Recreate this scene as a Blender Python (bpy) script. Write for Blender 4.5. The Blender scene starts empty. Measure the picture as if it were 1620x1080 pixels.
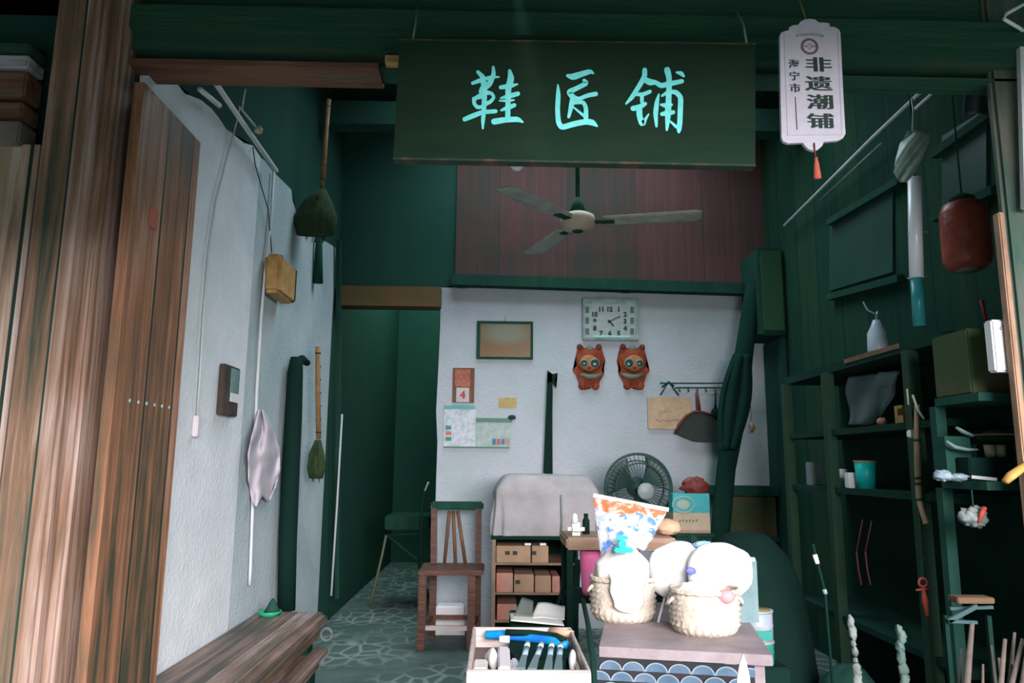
import bpy, bmesh, math, random
from mathutils import Vector, Matrix, Euler, noise
random.seed(7)
sc = bpy.context.scene
COL = sc.collection
PI = math.pi
R = math.radians

# ------------------------------------------------------------------ camera
CAMZ = 1.2; F = 1170.0
PITCH, YAW, ROLL = 9.4, -1.1, -0.55      # degrees: up, to the right, content turned clockwise
cam_d = bpy.data.cameras.new('camera'); cam = bpy.data.objects.new('camera', cam_d); COL.objects.link(cam)
cam_d.sensor_fit = 'HORIZONTAL'; cam_d.sensor_width = 36; cam_d.lens = F / 1620 * 36; cam_d.clip_start = 0.02
CM = Matrix.Rotation(R(YAW), 3, 'Z') @ Matrix.Rotation(R(90 + PITCH), 3, 'X') @ Matrix.Rotation(R(-ROLL), 3, 'Z')
cam.matrix_world = Matrix.Translation((0, 0, CAMZ)) @ CM.to_4x4()
sc.camera = cam
def P(px, py, x=None, y=None, z=None):
    d = CM @ Vector((px - 810, 540 - py, -F))
    if y is not None: t = y / d.y
    elif x is not None: t = x / d.x
    else: t = (z - CAMZ) / d.z
    return Vector((d.x * t, d.y * t, CAMZ + d.z * t))

# ------------------------------------------------------------------ light
sc.view_settings.view_transform = 'Standard'; sc.view_settings.look = 'None'
sc.view_settings.gamma = 1; sc.view_settings.exposure = 0.0
try: sc.view_settings.use_curve_mapping = False
except Exception: pass
w = bpy.data.worlds.new('sky'); sc.world = w; w.use_nodes = True
bgn = w.node_tree.nodes['Background']; bgn.inputs[0].default_value = (0.30, 0.80, 0.66, 1); bgn.inputs[1].default_value = 0.40
def area(name, loc, tgt, sx, sy, power, col):
    l = bpy.data.lights.new(name, 'AREA'); l.shape = 'RECTANGLE'; l.size = sx; l.size_y = sy; l.energy = power; l.color = col
    o = bpy.data.objects.new(name, l); COL.objects.link(o); o.location = loc
    o.rotation_euler = (Vector(tgt) - Vector(loc)).to_track_quat('-Z', 'Y').to_euler(); return o
area('overcast_sky_over_street', (1.9, -4.0, 2.9), (-0.5, 3.2, 0.5), 5.0, 3.2, 1850, (1.0, 0.93, 0.965))
shop_fill = area('fill_light_over_shop', (0.5, 4.75, 4.1), (0.5, 4.75, 0), 2.2, 1.6, 62, (0.72, 0.9, 1.0))  # unseen fill lamp added under the ceiling to brighten the interior
shop_fill.data.spread = R(135)
area('fill_light_over_passage', (-0.6, 7.6, 4.1), (-0.6, 7.6, 0), 1.2, 2.5, 75, (0.62, 0.95, 0.85))  # another added fill lamp, lifts the dark of the passage

# ------------------------------------------------------------------ materials
MATS = {}
def nt(name):
    m = bpy.data.materials.new(name); m.use_nodes = True; n = m.node_tree.nodes; l = m.node_tree.links
    return m, n, l, n['Principled BSDF']
def mat(name, col, col2=None, rough=0.75, scale=8, stretch=(1, 1, 1), bump=0.0, metal=0, spec=0.3, det=5, lo=.35, hi=.68, third=None, coord='Object', alpha=1, trans=0, bscale=None, emis=None):
    if name in MATS: return MATS[name]
    m, n, l, b = nt(name)
    b.inputs['Base Color'].default_value = (*col, 1); b.inputs['Roughness'].default_value = rough
    b.inputs['Metallic'].default_value = metal; b.inputs['Specular IOR Level'].default_value = spec
    b.inputs['Alpha'].default_value = alpha; b.inputs['Transmission Weight'].default_value = trans
    tc = n.new('ShaderNodeTexCoord'); mp = n.new('ShaderNodeMapping'); mp.inputs['Scale'].default_value = stretch
    l.new(tc.outputs[coord], mp.inputs[0])
    if col2 is not None:
        t = n.new('ShaderNodeTexNoise'); t.inputs['Scale'].default_value = scale; t.inputs['Detail'].default_value = det
        t.inputs['Roughness'].default_value = .62
        l.new(mp.outputs[0], t.inputs[0])
        r = n.new('ShaderNodeValToRGB'); r.color_ramp.elements[0].position = lo; r.color_ramp.elements[1].position = hi
        r.color_ramp.elements[0].color = (*col, 1); r.color_ramp.elements[1].color = (*col2, 1)
        if third:
            e = r.color_ramp.elements.new(min(hi + .12, .98)); e.color = (*third, 1)
        l.new(t.outputs[0], r.inputs[0]); l.new(r.outputs[0], b.inputs['Base Color'])
    if bump:
        t2 = n.new('ShaderNodeTexNoise'); t2.inputs['Scale'].default_value = bscale or scale * 2.5; t2.inputs['Detail'].default_value = 6
        l.new(mp.outputs[0], t2.inputs[0])
        bp = n.new('ShaderNodeBump'); bp.inputs['Strength'].default_value = bump; bp.inputs['Distance'].default_value = .02
        l.new(t2.outputs[0], bp.inputs['Height']); l.new(bp.outputs[0], b.inputs['Normal'])
    if emis:
        b.inputs['Emission Color'].default_value = (*emis[0], 1); b.inputs['Emission Strength'].default_value = emis[1]
    MATS[name] = m; return m

def planked(name, c1, c2, c3, width, axis='X', rough=.6, bump=.4, gap=.012, gaincol=(.01, .03, .022), vary=.5, spec=.35, grain=None):
    """old boards: grain along Z (or along the other axis), dark joints every `width` along axis"""
    m, n, l, b = nt(name); b.inputs['Roughness'].default_value = rough; b.inputs['Specular IOR Level'].default_value = spec
    tc = n.new('ShaderNodeTexCoord'); sp = n.new('ShaderNodeSeparateXYZ'); l.new(tc.outputs['Object'], sp.inputs[0])
    ax = {'X': 0, 'Y': 1, 'Z': 2}[axis]
    def math_(op, a, bb=None):
        q = n.new('ShaderNodeMath'); q.operation = op
        l.new(a, q.inputs[0]) if not isinstance(a, float) else None
        if bb is not None:
            if isinstance(bb, (float, int)): q.inputs[1].default_value = bb
            else: l.new(bb, q.inputs[1])
        return q.outputs[0]
    u = math_('DIVIDE', sp.outputs[ax], width)
    fl = math_('FLOOR', u); fr = math_('FRACT', u)
    wn = n.new('ShaderNodeTexWhiteNoise'); wn.noise_dimensions = '1D'; l.new(fl, wn.inputs['W'])
    mp = n.new('ShaderNodeMapping'); s = [26, 26, 26]
    gr = grain if grain is not None else (2 if axis != 'Z' else 0)
    s[gr] = 1.1
    if axis == 'Z': s[1] = 26
    mp.inputs['Scale'].default_value = s
    off = n.new('ShaderNodeCombineXYZ'); q = math_('MULTIPLY', wn.outputs[0], 37.0); l.new(q, off.inputs[gr])
    l.new(tc.outputs['Object'], mp.inputs[0]); l.new(off.outputs[0], mp.inputs[1])
    t = n.new('ShaderNodeTexNoise'); t.inputs['Scale'].default_value = 1.0; t.inputs['Detail'].default_value = 6; t.inputs['Roughness'].default_value = .65
    t.inputs['Distortion'].default_value = .6
    l.new(mp.outputs[0], t.inputs[0])
    # large patches of wear
    t3 = n.new('ShaderNodeTexNoise'); t3.inputs['Scale'].default_value = 2.2; t3.inputs['Detail'].default_value = 3; l.new(tc.outputs['Object'], t3.inputs[0])
    a1 = math_('MULTIPLY', t.outputs[0], .7); a2 = math_('MULTIPLY', t3.outputs[0], .3); a = math_('ADD', a1, a2)
    wv = math_('SUBTRACT', wn.outputs[0], .5); wv = math_('MULTIPLY', wv, .16 * vary * 2); a = math_('ADD', a, wv)
    r = n.new('ShaderNodeValToRGB'); e = r.color_ramp.elements; e[0].position = .36; e[0].color = (*c1, 1); e[1].position = .52; e[1].color = (*c2, 1)
    e3 = e.new(.68); e3.color = (*c3, 1)
    l.new(a, r.inputs[0])
    d = math_('SUBTRACT', fr, .5); d = math_('ABSOLUTE', d); d = math_('GREATER_THAN', d, .5 - gap / width / 2)
    mx = n.new('ShaderNodeMix'); mx.data_type = 'RGBA'; l.new(d, mx.inputs[0]); l.new(r.outputs[0], mx.inputs[6]); mx.inputs[7].default_value = (*gaincol, 1)
    l.new(mx.outputs[2], b.inputs['Base Color'])
    h = math_('SUBTRACT', t.outputs[0], math_('MULTIPLY', d, 1.5))
    bp = n.new('ShaderNodeBump'); bp.inputs['Strength'].default_value = bump; bp.inputs['Distance'].default_value = .012
    l.new(h, bp.inputs['Height']); l.new(bp.outputs[0], b.inputs['Normal'])
    MATS[name] = m; return m

DK = (.012, .05, .035); DK2 = (.017, .066, .045)  # teal tint of the shadows is put into the dark wood colours
M_dark = mat('dark_teal_timber', DK, DK2, rough=.9, scale=3, stretch=(4, 4, 1), bump=.2, spec=.1)
M_darkh = mat('dark_timber_beam', (.015, .060, .040), (.026, .080, .048), rough=.85, scale=2.5, stretch=(.8, 8, 8), bump=.35, spec=.12)
M_void = mat('shade_teal_board', (.019, .064, .049), (.023, .073, .055), rough=.95, scale=2, spec=.04)
M_redpan = planked('faded_red_boards', (.055, .055, .045), (.10, .052, .05), (.13, .06, .062), .55, 'X', rough=.85, bump=.1, gap=.01, vary=.6, gaincol=(.05, .05, .045), spec=.1)
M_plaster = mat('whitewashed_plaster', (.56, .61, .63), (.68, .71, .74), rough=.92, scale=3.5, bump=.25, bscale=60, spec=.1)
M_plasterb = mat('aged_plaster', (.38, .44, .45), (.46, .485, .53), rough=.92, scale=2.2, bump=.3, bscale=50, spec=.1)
M_plasterg = mat('greyer_plaster', (.33, .41, .43), (.44, .50, .52), rough=.92, scale=2.6, bump=.3, bscale=50, spec=.1)
M_timb = mat('shade_teal_timber', (.006, .028, .021), (.009, .036, .026), rough=.95, scale=3, spec=.04)
M_orange = planked('weathered_orange_boards', (.045, .048, .03), (.25, .115, .06), (.46, .28, .20), .21, 'Y', rough=.5, bump=.5)
M_postw = planked('weathered_pale_post', (.10, .085, .065), (.37, .21, .14), (.56, .44, .40), .20, 'X', rough=.6, bump=.5, gap=.006, vary=.3)
M_bench = planked('worn_plank', (.05, .045, .035), (.20, .13, .10), (.40, .34, .36), .10, 'X', rough=.5, bump=.5, gap=.004, vary=.5, grain=1)
M_brown = mat('brown_wood', (.10, .045, .025), (.19, .085, .045), rough=.6, scale=5, stretch=(6, 6, 1), bump=.2)
M_redwood = mat('reddish_brown_wood', (.06, .028, .018), (.14, .05, .03), rough=.5, scale=6, stretch=(1, 6, 6), bump=.2)
M_lightwood = mat('pale_wood', (.36, .29, .26), (.54, .47, .45), rough=.6, scale=6, stretch=(1, 8, 8), bump=.15)
M_ochre = mat('ochre_bamboo', (.36, .20, .06), (.52, .32, .12), rough=.6, scale=14, bump=.3)
M_bamboo = mat('dull_bamboo', (.20, .12, .045), (.32, .18, .08), rough=.6, scale=14, bump=.2)
M_broom = mat('dark_green_straw', (.02, .05, .018), (.05, .085, .03), rough=.95, scale=30, stretch=(3, 3, .4), bump=.8)
M_metal = mat('grey_metal', (.30, .36, .36), (.42, .48, .48), rough=.45, metal=.4, scale=8)
M_conduit = mat('pale_conduit', (.55, .58, .58), (.66, .68, .68), rough=.5, scale=10)
M_white = mat('white_plastic', (.70, .70, .72), rough=.4)
M_offwhite = mat('off_white_plastic', (.60, .62, .63), (.70, .70, .71), rough=.5, scale=9)
M_black = mat('black_green_plastic', (.005, .022, .017), rough=.75, spec=.06)
M_cyan = mat('turquoise_paint', (.16, .80, .76), (.26, .90, .86), rough=.6, scale=40)
M_signb = mat('dark_sign_board', (.007, .025, .014), (.012, .032, .016), rough=.75, scale=2.5, stretch=(1, 6, 6), bump=.12, spec=.15)
M_signe = mat('worn_sign_edge', (.016, .042, .028), (.15, .06, .04), rough=.8, scale=9, stretch=(1, 1, 1), lo=.5, hi=.7)
M_red = mat('faded_red_fabric', (.30, .045, .035), (.42, .08, .05), rough=.6, scale=12, bump=.2)
M_dred = mat('deep_red_lacquer', (.10, .02, .018), (.16, .035, .03), rough=.55, scale=8)
M_teal = mat('teal_plastic', (.0, .42, .40), (.01, .50, .46), rough=.4, scale=6)
M_pink = mat('bright_pink_plastic', (.95, .20, .44), rough=.4)
M_cloth = mat('grey_beige_canvas', (.27, .27, .27), (.38, .36, .37), rough=.9, scale=5, bump=.2, bscale=90)
M_wcloth = mat('white_cotton', (.52, .50, .47), (.60, .58, .55), rough=.9, scale=9, bump=.15)
M_basket = mat('cream_wicker', (.42, .36, .28), (.56, .50, .43), rough=.8, scale=30, bump=.3)
M_card = mat('cardboard', (.30, .19, .12), (.40, .26, .17), rough=.85, scale=5)
M_olive = mat('olive_cardboard', (.035, .065, .025), (.085, .07, .035), rough=.9, scale=1.6, lo=.42, hi=.55)
M_green = mat('green_glass_pane', (.014, .062, .046), (.028, .085, .066), rough=.35, scale=2, spec=.4)
M_gold = mat('yellowed_paper', (.38, .27, .09), (.50, .38, .17), rough=.8, scale=20)

# ------------------------------------------------------------------ mesh helpers
class MB:
    def __init__(s): s.bm = bmesh.new(); s.mats = []
    def mi(s, m):
        if m not in s.mats: s.mats.append(m)
        return s.mats.index(m)
    def _add(s, vs, fs, m, smooth=False):
        i = s.mi(m) if m else 0
        v = [s.bm.verts.new(p) for p in vs]
        for f in fs:
            try:
                q = s.bm.faces.new([v[k] for k in f]); q.material_index = i; q.smooth = smooth
            except ValueError: pass
        return v
    def box(s, c, d, m=None, rot=None, bev=0):
        c = Vector(c); x, y, z = d[0] / 2, d[1] / 2, d[2] / 2
        if bev <= 0:
            vs = [Vector((a * x, b * y, e * z)) for a in (-1, 1) for b in (-1, 1) for e in (-1, 1)]
            fs = [(0, 1, 3, 2), (4, 6, 7, 5), (0, 4, 5, 1), (2, 3, 7, 6), (0, 2, 6, 4), (1, 5, 7, 3)]
        else:
            bm2 = bmesh.new(); bmesh.ops.create_cube(bm2, size=1)
            for v in bm2.verts: v.co = Vector((v.co.x * d[0], v.co.y * d[1], v.co.z * d[2]))
            bmesh.ops.bevel(bm2, geom=bm2.edges[:], offset=bev, segments=2, affect='EDGES')
            vs = [v.co.copy() for v in bm2.verts]; fs = [[v.index for v in f.verts] for f in bm2.faces]
            bm2.free()
        if rot: q = Euler(rot).to_matrix(); vs = [q @ v for v in vs]
        s._add([v + c for v in vs], fs, m)
        return s
    def span(s, a, b, m=None, bev=0):
        a = Vector(a); b = Vector(b)
        return s.box((a + b) / 2, [abs(b[i] - a[i]) for i in range(3)], m, None, bev)
    def beam(s, a, b, w, h, m=None, up=(0, 0, 1)):
        a = Vector(a); b = Vector(b); d = (b - a); L = d.length; d.normalize(); u = Vector(up)
        if abs(d.dot(u)) > .98: u = Vector((0, 1, 0))
        sx = d.cross(u).normalized(); uz = sx.cross(d)
        vs = [a + d * t * L + sx * p * w / 2 + uz * q * h / 2 for t in (0, 1) for p in (-1, 1) for q in (-1, 1)]
        s._add(vs, [(0, 1, 3, 2), (4, 6, 7, 5), (0, 4, 5, 1), (2, 3, 7, 6), (0, 2, 6, 4), (1, 5, 7, 3)], m); return s
    def tube(s, pts, r, m=None, n=10, cap=True, sq=1.0):
        pts = [Vector(p) for p in pts]; rr = r if isinstance(r, (list, tuple)) else [r] * len(pts)
        rings = []; prev = None
        for i, p in enumerate(pts):
            d = (pts[min(i + 1, len(pts) - 1)] - pts[max(i - 1, 0)])
            if d.length < 1e-9: d = Vector((0, 0, 1))
            d.normalize()
            if prev is None:
                u = Vector((0, 0, 1)) if abs(d.z) < .9 else Vector((0, 1, 0)); a = d.cross(u).normalized()
            else:
                a = prev - d * prev.dot(d)
                a = a.normalized() if a.length > 1e-6 else d.orthogonal().normalized()
            prev = a; b = d.cross(a)
            rings.append([p + (a * math.cos(2 * PI * k / n) + b * sq * math.sin(2 * PI * k / n)) * rr[i] for k in range(n)])
        vs = [v for g in rings for v in g]
        fs = [(i * n + k, i * n + (k + 1) % n, (i + 1) * n + (k + 1) % n, (i + 1) * n + k) for i in range(len(pts) - 1) for k in range(n)]
        if cap: fs += [tuple(range(n))[::-1], tuple(range((len(pts) - 1) * n, len(pts) * n))]
        s._add(vs, fs, m, True); return s
    def lathe(s, prof, c=(0, 0, 0), m=None, n=28, axis='Z', sx=1, sy=1, wob=None):
        c = Vector(c); vs = []
        for (r, z) in prof:
            for k in range(n):
                a = 2 * PI * k / n; q = r * (1 + (wob(a, z) if wob else 0))
                v = Vector((q * math.cos(a) * sx, q * math.sin(a) * sy, z))
                if axis == 'Y': v = Vector((v.x, v.z, v.y))
                if axis == 'X': v = Vector((v.z, v.x, v.y))
                vs.append(c + v)
        N = len(prof)
        fs = [(i * n + k, i * n + (k + 1) % n, (i + 1) * n + (k + 1) % n, (i + 1) * n + k) for i in range(N - 1) for k in range(n)]
        if prof[0][0] > 1e-4: fs.append(tuple(range(n))[::-1])
        if prof[-1][0] > 1e-4: fs.append(tuple(range((N - 1) * n, N * n)))
        s._add(vs, fs, m, True); return s
    def poly(s, pts, off, m=None):
        """pts = 3D outline, extruded by vector off"""
        pts = [Vector(p) for p in pts]; off = Vector(off); n = len(pts)
        vs = pts + [p + off for p in pts]
        i = s.mi(m) if m else 0
        v = [s.bm.verts.new(p) for p in vs]
        fa = s.bm.faces.new(v[:n]); fb = s.bm.faces.new(v[n:][::-1]); fa.material_index = fb.material_index = i
        for k in range(n):
            q = s.bm.faces.new([v[k], v[(k + 1) % n], v[n + (k + 1) % n], v[n + k]]); q.material_index = i
        bmesh.ops.triangulate(s.bm, faces=[fa, fb]); return s
    def sheet(s, fn, nu, nv, m=None, th=0.0, smooth=True, mf=None):
        """grid surface fn(u,v)->Vector, thickened"""
        def g(i, j): return Vector(fn(i / nu, j / nv))
        P0 = [[g(i, j) for j in range(nv + 1)] for i in range(nu + 1)]
        def layer(o):
            vs = []
            for i in range(nu + 1):
                for j in range(nv + 1):
                    a = P0[min(i + 1, nu)][j] - P0[max(i - 1, 0)][j]; b = P0[i][min(j + 1, nv)] - P0[i][max(j - 1, 0)]
                    nn = a.cross(b); nn = nn.normalized() if nn.length > 1e-12 else Vector((0, 0, 1))
                    vs.append(s.bm.verts.new(P0[i][j] + nn * o))
            return vs
        A = layer(th / 2); B = layer(-th / 2) if th else None
        W = nv + 1
        for i in range(nu):
            for j in range(nv):
                k = s.mi(mf((i + .5) / nu, (j + .5) / nv) if mf else m) if (mf or m) else 0
                q = s.bm.faces.new([A[i * W + j], A[(i + 1) * W + j], A[(i + 1) * W + j + 1], A[i * W + j + 1]]); q.smooth = smooth; q.material_index = k
                if B:
                    q = s.bm.faces.new([B[i * W + j + 1], B[(i + 1) * W + j + 1], B[(i + 1) * W + j], B[i * W + j]]); q.smooth = smooth; q.material_index = k
        if B:
            edge = [(i, 0) for i in range(nu + 1)] + [(nu, j) for j in range(1, nv + 1)] + [(i, nv) for i in range(nu - 1, -1, -1)] + [(0, j) for j in range(nv - 1, 0, -1)]
            for a, b in zip(edge, edge[1:] + edge[:1]):
                ia = a[0] * W + a[1]; ib = b[0] * W + b[1]
                try: s.bm.faces.new([A[ib], A[ia], B[ia], B[ib]])
                except ValueError: pass
        return s
    def blob(s, c, r, m=None, amp=0.0, fr=3.0, seg=24, squash=None, seed=0):
        """closed rounded lump"""
        c = Vector(c); bm2 = bmesh.new(); bmesh.ops.create_uvsphere(bm2, u_segments=seg, v_segments=max(6, seg * 2 // 3), radius=1)
        vs = []
        for v in bm2.verts:
            d = v.co.copy()
            if squash: d = Vector([math.copysign(abs(k) ** squash, k) for k in d])
            p = Vector((d.x * r[0], d.y * r[1], d.z * r[2])) * (1 + amp * noise.noise(v.co * fr + Vector((seed, 0, 0))))
            vs.append(c + p)
        fs = [[v.index for v in f.verts] for f in bm2.faces]; bm2.free()
        s._add(vs, fs, m, True); return s
    def obj(s, name, m=None, parent=None, world=True, label=None, cat=None, group=None, kind=None, loc=None):
        if not s.mats: s.mats = [m]
        bmesh.ops.recalc_face_normals(s.bm, faces=s.bm.faces[:])
        if parent is not None:
            o0 = wloc(parent) if world else Vector((0, 0, 0))
        else:
            if loc is not None: o0 = Vector(loc)
            else:
                xs = [v.co for v in s.bm.verts]
                o0 = Vector(((min(v.x for v in xs) + max(v.x for v in xs)) / 2, (min(v.y for v in xs) + max(v.y for v in xs)) / 2, min(v.z for v in xs)))
                if kind == 'structure': o0 = Vector((0, 0, 0))
        if parent is None or world:
            for v in s.bm.verts: v.co -= o0
        me = bpy.data.meshes.new(name); s.bm.to_mesh(me); s.bm.free()
        for k in s.mats: me.materials.append(k)
        o = bpy.data.objects.new(name, me); COL.objects.link(o)
        if parent is not None: o.parent = parent
        else: o.location = o0
        if label: o['label'] = label
        if cat: o['category'] = cat
        if group: o['group'] = group
        if kind: o['kind'] = kind
        return o
def wloc(o):
    p = Vector(o.location)
    while o.parent: o = o.parent; p = p + Vector(o.location)
    return p
def thing(name, label, cat, loc=(0, 0, 0), rotz=0, group=None):
    o = bpy.data.objects.new(name, None); COL.objects.link(o); o.location = loc; o.rotation_euler = (0, 0, rotz)
    o['label'] = label; o['category'] = cat; o.empty_display_size = .1
    if group: o['group'] = group
    return o
def copy_tree(o, parent=None, loc=None, rotz=None, label=None):
    c = o.copy(); COL.objects.link(c); c.parent = parent
    if loc is not None: c.location = loc
    if rotz is not None: c.rotation_euler = (0, 0, rotz)
    if label: c['label'] = label
    for ch in list(o.children): copy_tree(ch, c)
    return c
def text_mb(mb, s, size, fn, m, bold=0.0, ext=.0):
    """glyph outlines from the built-in font, put through fn(x,y)->3D"""
    cu = bpy.data.curves.new('t', 'FONT'); cu.body = s; cu.size = size; cu.align_x = 'CENTER'; cu.align_y = 'CENTER'; cu.offset = bold
    cu.resolution_u = 3
    o = bpy.data.objects.new('t', cu); COL.objects.link(o); bpy.context.view_layer.update()
    me = bpy.data.meshes.new_from_object(o.evaluated_get(bpy.context.evaluated_depsgraph_get()))
    xs = [v.co.x for v in me.vertices]; ys = [v.co.y for v in me.vertices]
    if xs:
        cx = (min(xs) + max(xs)) / 2; cy = (min(ys) + max(ys)) / 2
        mb._add([fn(v.co.x - cx, v.co.y - cy) for v in me.vertices], [list(p.vertices) for p in me.polygons], m)
    bpy.data.objects.remove(o); bpy.data.meshes.remove(me); bpy.data.curves.remove(cu)
def N3(p, s=1.0): return noise.noise(Vector(p) * s)

XL, XR, YB, YF = -1.24, 2.15, 5.75, 2.45      # left wall, right wall, back wall, facade
# ================================================================== SETTING
# floor: irregular flagstones
m, n, l, b = nt('flagstone_floor'); b.inputs['Roughness'].default_value = .8
tc = n.new('ShaderNodeTexCoord'); mp = n.new('ShaderNodeMapping'); mp.inputs['Scale'].default_value = (9, 7, 1); l.new(tc.outputs['Object'], mp.inputs[0])
nz = n.new('ShaderNodeTexNoise'); nz.inputs['Scale'].default_value = 3; mxv = n.new('ShaderNodeMix'); mxv.data_type = 'VECTOR'; mxv.inputs[0].default_value = .12
l.new(mp.outputs[0], nz.inputs[0]); l.new(mp.outputs[0], mxv.inputs[4]); l.new(nz.outputs[1], mxv.inputs[5])
vo = n.new('ShaderNodeTexVoronoi'); vo.feature = 'DISTANCE_TO_EDGE'; vo.inputs['Scale'].default_value = 1; l.new(mxv.outputs[1], vo.inputs[0])
vr = n.new('ShaderNodeValToRGB'); vr.color_ramp.elements[0].position = .03; vr.color_ramp.elements[0].color = (.20, .24, .23, 1); vr.color_ramp.elements[1].position = .11; vr.color_ramp.elements[1].color = (.055, .095, .085, 1)
l.new(vo.outputs[0], vr.inputs[0])
n2 = n.new('ShaderNodeTexNoise'); n2.inputs['Scale'].default_value = 2.5; n2.inputs['Detail'].default_value = 6; l.new(tc.outputs['Object'], n2.inputs[0])
r2 = n.new('ShaderNodeValToRGB'); r2.color_ramp.elements[0].position = .4; r2.color_ramp.elements[0].color = (.035, .075, .065, 1); r2.color_ramp.elements[1].position = .62; r2.color_ramp.elements[1].color = (.075, .11, .10, 1); l.new(n2.outputs[0], r2.inputs[0])
mm = n.new('ShaderNodeMix'); mm.data_type = 'RGBA'; n3 = n.new('ShaderNodeTexNoise'); n3.inputs['Scale'].default_value = 1.6; l.new(tc.outputs['Object'], n3.inputs[0])
r3 = n.new('ShaderNodeValToRGB'); r3.color_ramp.elements[0].position = .4; r3.color_ramp.elements[1].position = .6; l.new(n3.outputs[0], r3.inputs[0])
l.new(r3.outputs[0], mm.inputs[0]); l.new(r2.outputs[0], mm.inputs[6]); l.new(vr.outputs[0], mm.inputs[7]); l.new(mm.outputs[2], b.inputs['Base Color'])
bp = n.new('ShaderNodeBump'); bp.inputs['Strength'].default_value = .5; bp.inputs['Distance'].default_value = .02; l.new(vo.outputs[0], bp.inputs['Height']); l.new(bp.outputs[0], b.inputs['Normal'])
M_floor = m
MB().span((-1.3, 1.0, -.1), (XR + .1, 9.5, 0)).obj('floor', M_floor, kind='structure')
M_street = mat('street_paving', (.20, .22, .22), (.26, .28, .28), rough=.9, scale=3)
MB().span((-6, -7, -.12), (6, 1.0, -.02)).obj('floor', M_street, kind='structure')
MB().span((-6, 1.0, -.12), (-1.3, 2.5, -.02)).span((XR+.1, 1.0, -.12), (6, 2.5, -.02)).obj('floor', M_street, kind='structure')

# left plaster wall with a ragged top
top = [(200, 60), (268, 108), (280, 132), (292, 148), (303, 152), (318, 158), (335, 172), (346, 186), (358, 204), (372, 212), (386, 226), (400, 230), (412, 248), (420, 254), (432, 270), (446, 284), (462, 300), (464, 318), (470, 335), (474, 352), (490, 360), (505, 376), (520, 384), (532, 392)]
tp = [P(a, c, x=XL) for a, c in top]
ysp = tp[12].y      # plaster is greyer and darker from the vertical conduit back
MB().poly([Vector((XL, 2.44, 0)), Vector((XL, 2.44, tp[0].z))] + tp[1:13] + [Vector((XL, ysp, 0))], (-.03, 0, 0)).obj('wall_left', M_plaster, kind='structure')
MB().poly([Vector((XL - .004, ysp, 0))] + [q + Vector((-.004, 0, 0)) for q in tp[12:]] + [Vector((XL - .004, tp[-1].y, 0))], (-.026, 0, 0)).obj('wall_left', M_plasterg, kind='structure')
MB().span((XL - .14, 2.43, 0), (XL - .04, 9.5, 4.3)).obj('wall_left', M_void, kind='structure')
# dark corner post at the end of the plaster
pe = P(543, 700, x=XL)
# back wall
bt = [(697, 455), (712, 452), (725, 456), (738, 453), (760, 455), (790, 456), (850, 456), (900, 459), (950, 460), (990, 464), (1030, 461), (1080, 465), (1130, 467), (1197, 468)]
bw = [P(a, c, y=YB) for a, c in bt]
xw = P(693, 700, y=YB).x
left_edge = [P(a, c, y=YB) for a, c in ((690, 760), (692, 700), (690, 650), (693, 590), (696, 520))]
ow = [Vector((left_edge[0].x, YB, 0))] + left_edge + bw + [Vector((XR - .02, YB, bw[-1].z)), Vector((XR - .02, YB, 0))]
MB().poly(ow, (0, .12, 0)).obj('wall_back', M_plasterb, kind='structure')
# red boards above the back wall, dark boards left of them
zb = bw[5].z
xr0 = P(722, 350, y=YB).x
MB().span((xr0, YB - .02, zb + .02), (P(1212, 350, y=YB).x, YB + .1, 4.3)).obj('wall_back', M_redpan, kind='structure')
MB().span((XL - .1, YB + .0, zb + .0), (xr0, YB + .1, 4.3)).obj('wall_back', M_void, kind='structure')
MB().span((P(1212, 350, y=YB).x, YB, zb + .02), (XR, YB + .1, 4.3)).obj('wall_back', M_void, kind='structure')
a = P(715, 446, y=YB - .05); c = P(1195, 460, y=YB - .05)
MB().beam((a.x, YB - .06, a.z+.01), (c.x + .1, YB - .06, a.z-.035), .1, .085).obj('trim_1', M_dark, kind='structure')
# passage left of the back wall
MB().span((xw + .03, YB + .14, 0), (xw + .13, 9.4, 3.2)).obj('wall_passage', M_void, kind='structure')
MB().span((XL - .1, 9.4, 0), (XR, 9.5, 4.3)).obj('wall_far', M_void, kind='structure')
q0 = P(540, 455, y=YB - .02); q1 = P(698, 488, y=YB - .02)
MB().span((XL - .02, YB - .1, q1.z), (q1.x, YB + .06, q0.z)).obj('trim_2', mat('brown_door_head', (.09, .07, .025), (.17, .085, .035), rough=.8, scale=1.6), kind='structure')
# right wall and roof
M_rw = planked('dark_green_panelling', (.008, .038, .026), (.011, .05, .03), (.024, .056, .028), .32, 'Y', rough=.9, bump=.2, gap=.02, gaincol=(.008, .035, .028), spec=.1)
MB().span((XR, 2.3, 0), (XR + .1, YB + .1, 4.3)).obj('wall_right', M_rw, kind='structure')
MB().span((XL - .2, 2.3, 4.2), (XR + .2, 9.5, 4.3)).obj('ceiling', M_void, kind='structure')
for k, yy in enumerate((4.9,)):
    MB().span((XL - .05, yy, 3.55), (XR, yy + .14, 3.72)).obj('trim_%d' % (20 + k), M_void, kind='structure')
# eave over the street, with an unseen lower left piece added for shade
MB().beam((2.2, 0.35, 2.26), (2.2, 2.42, 3.04), 4.3, .06).obj('ceiling_eave_and_shade', M_void, kind='structure')
MB().beam((-2.0, 0.35, 1.80), (-2.0, 2.42, 2.98), 4.08, .06).obj('ceiling_eave_and_shade', M_void, kind='structure')
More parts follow.
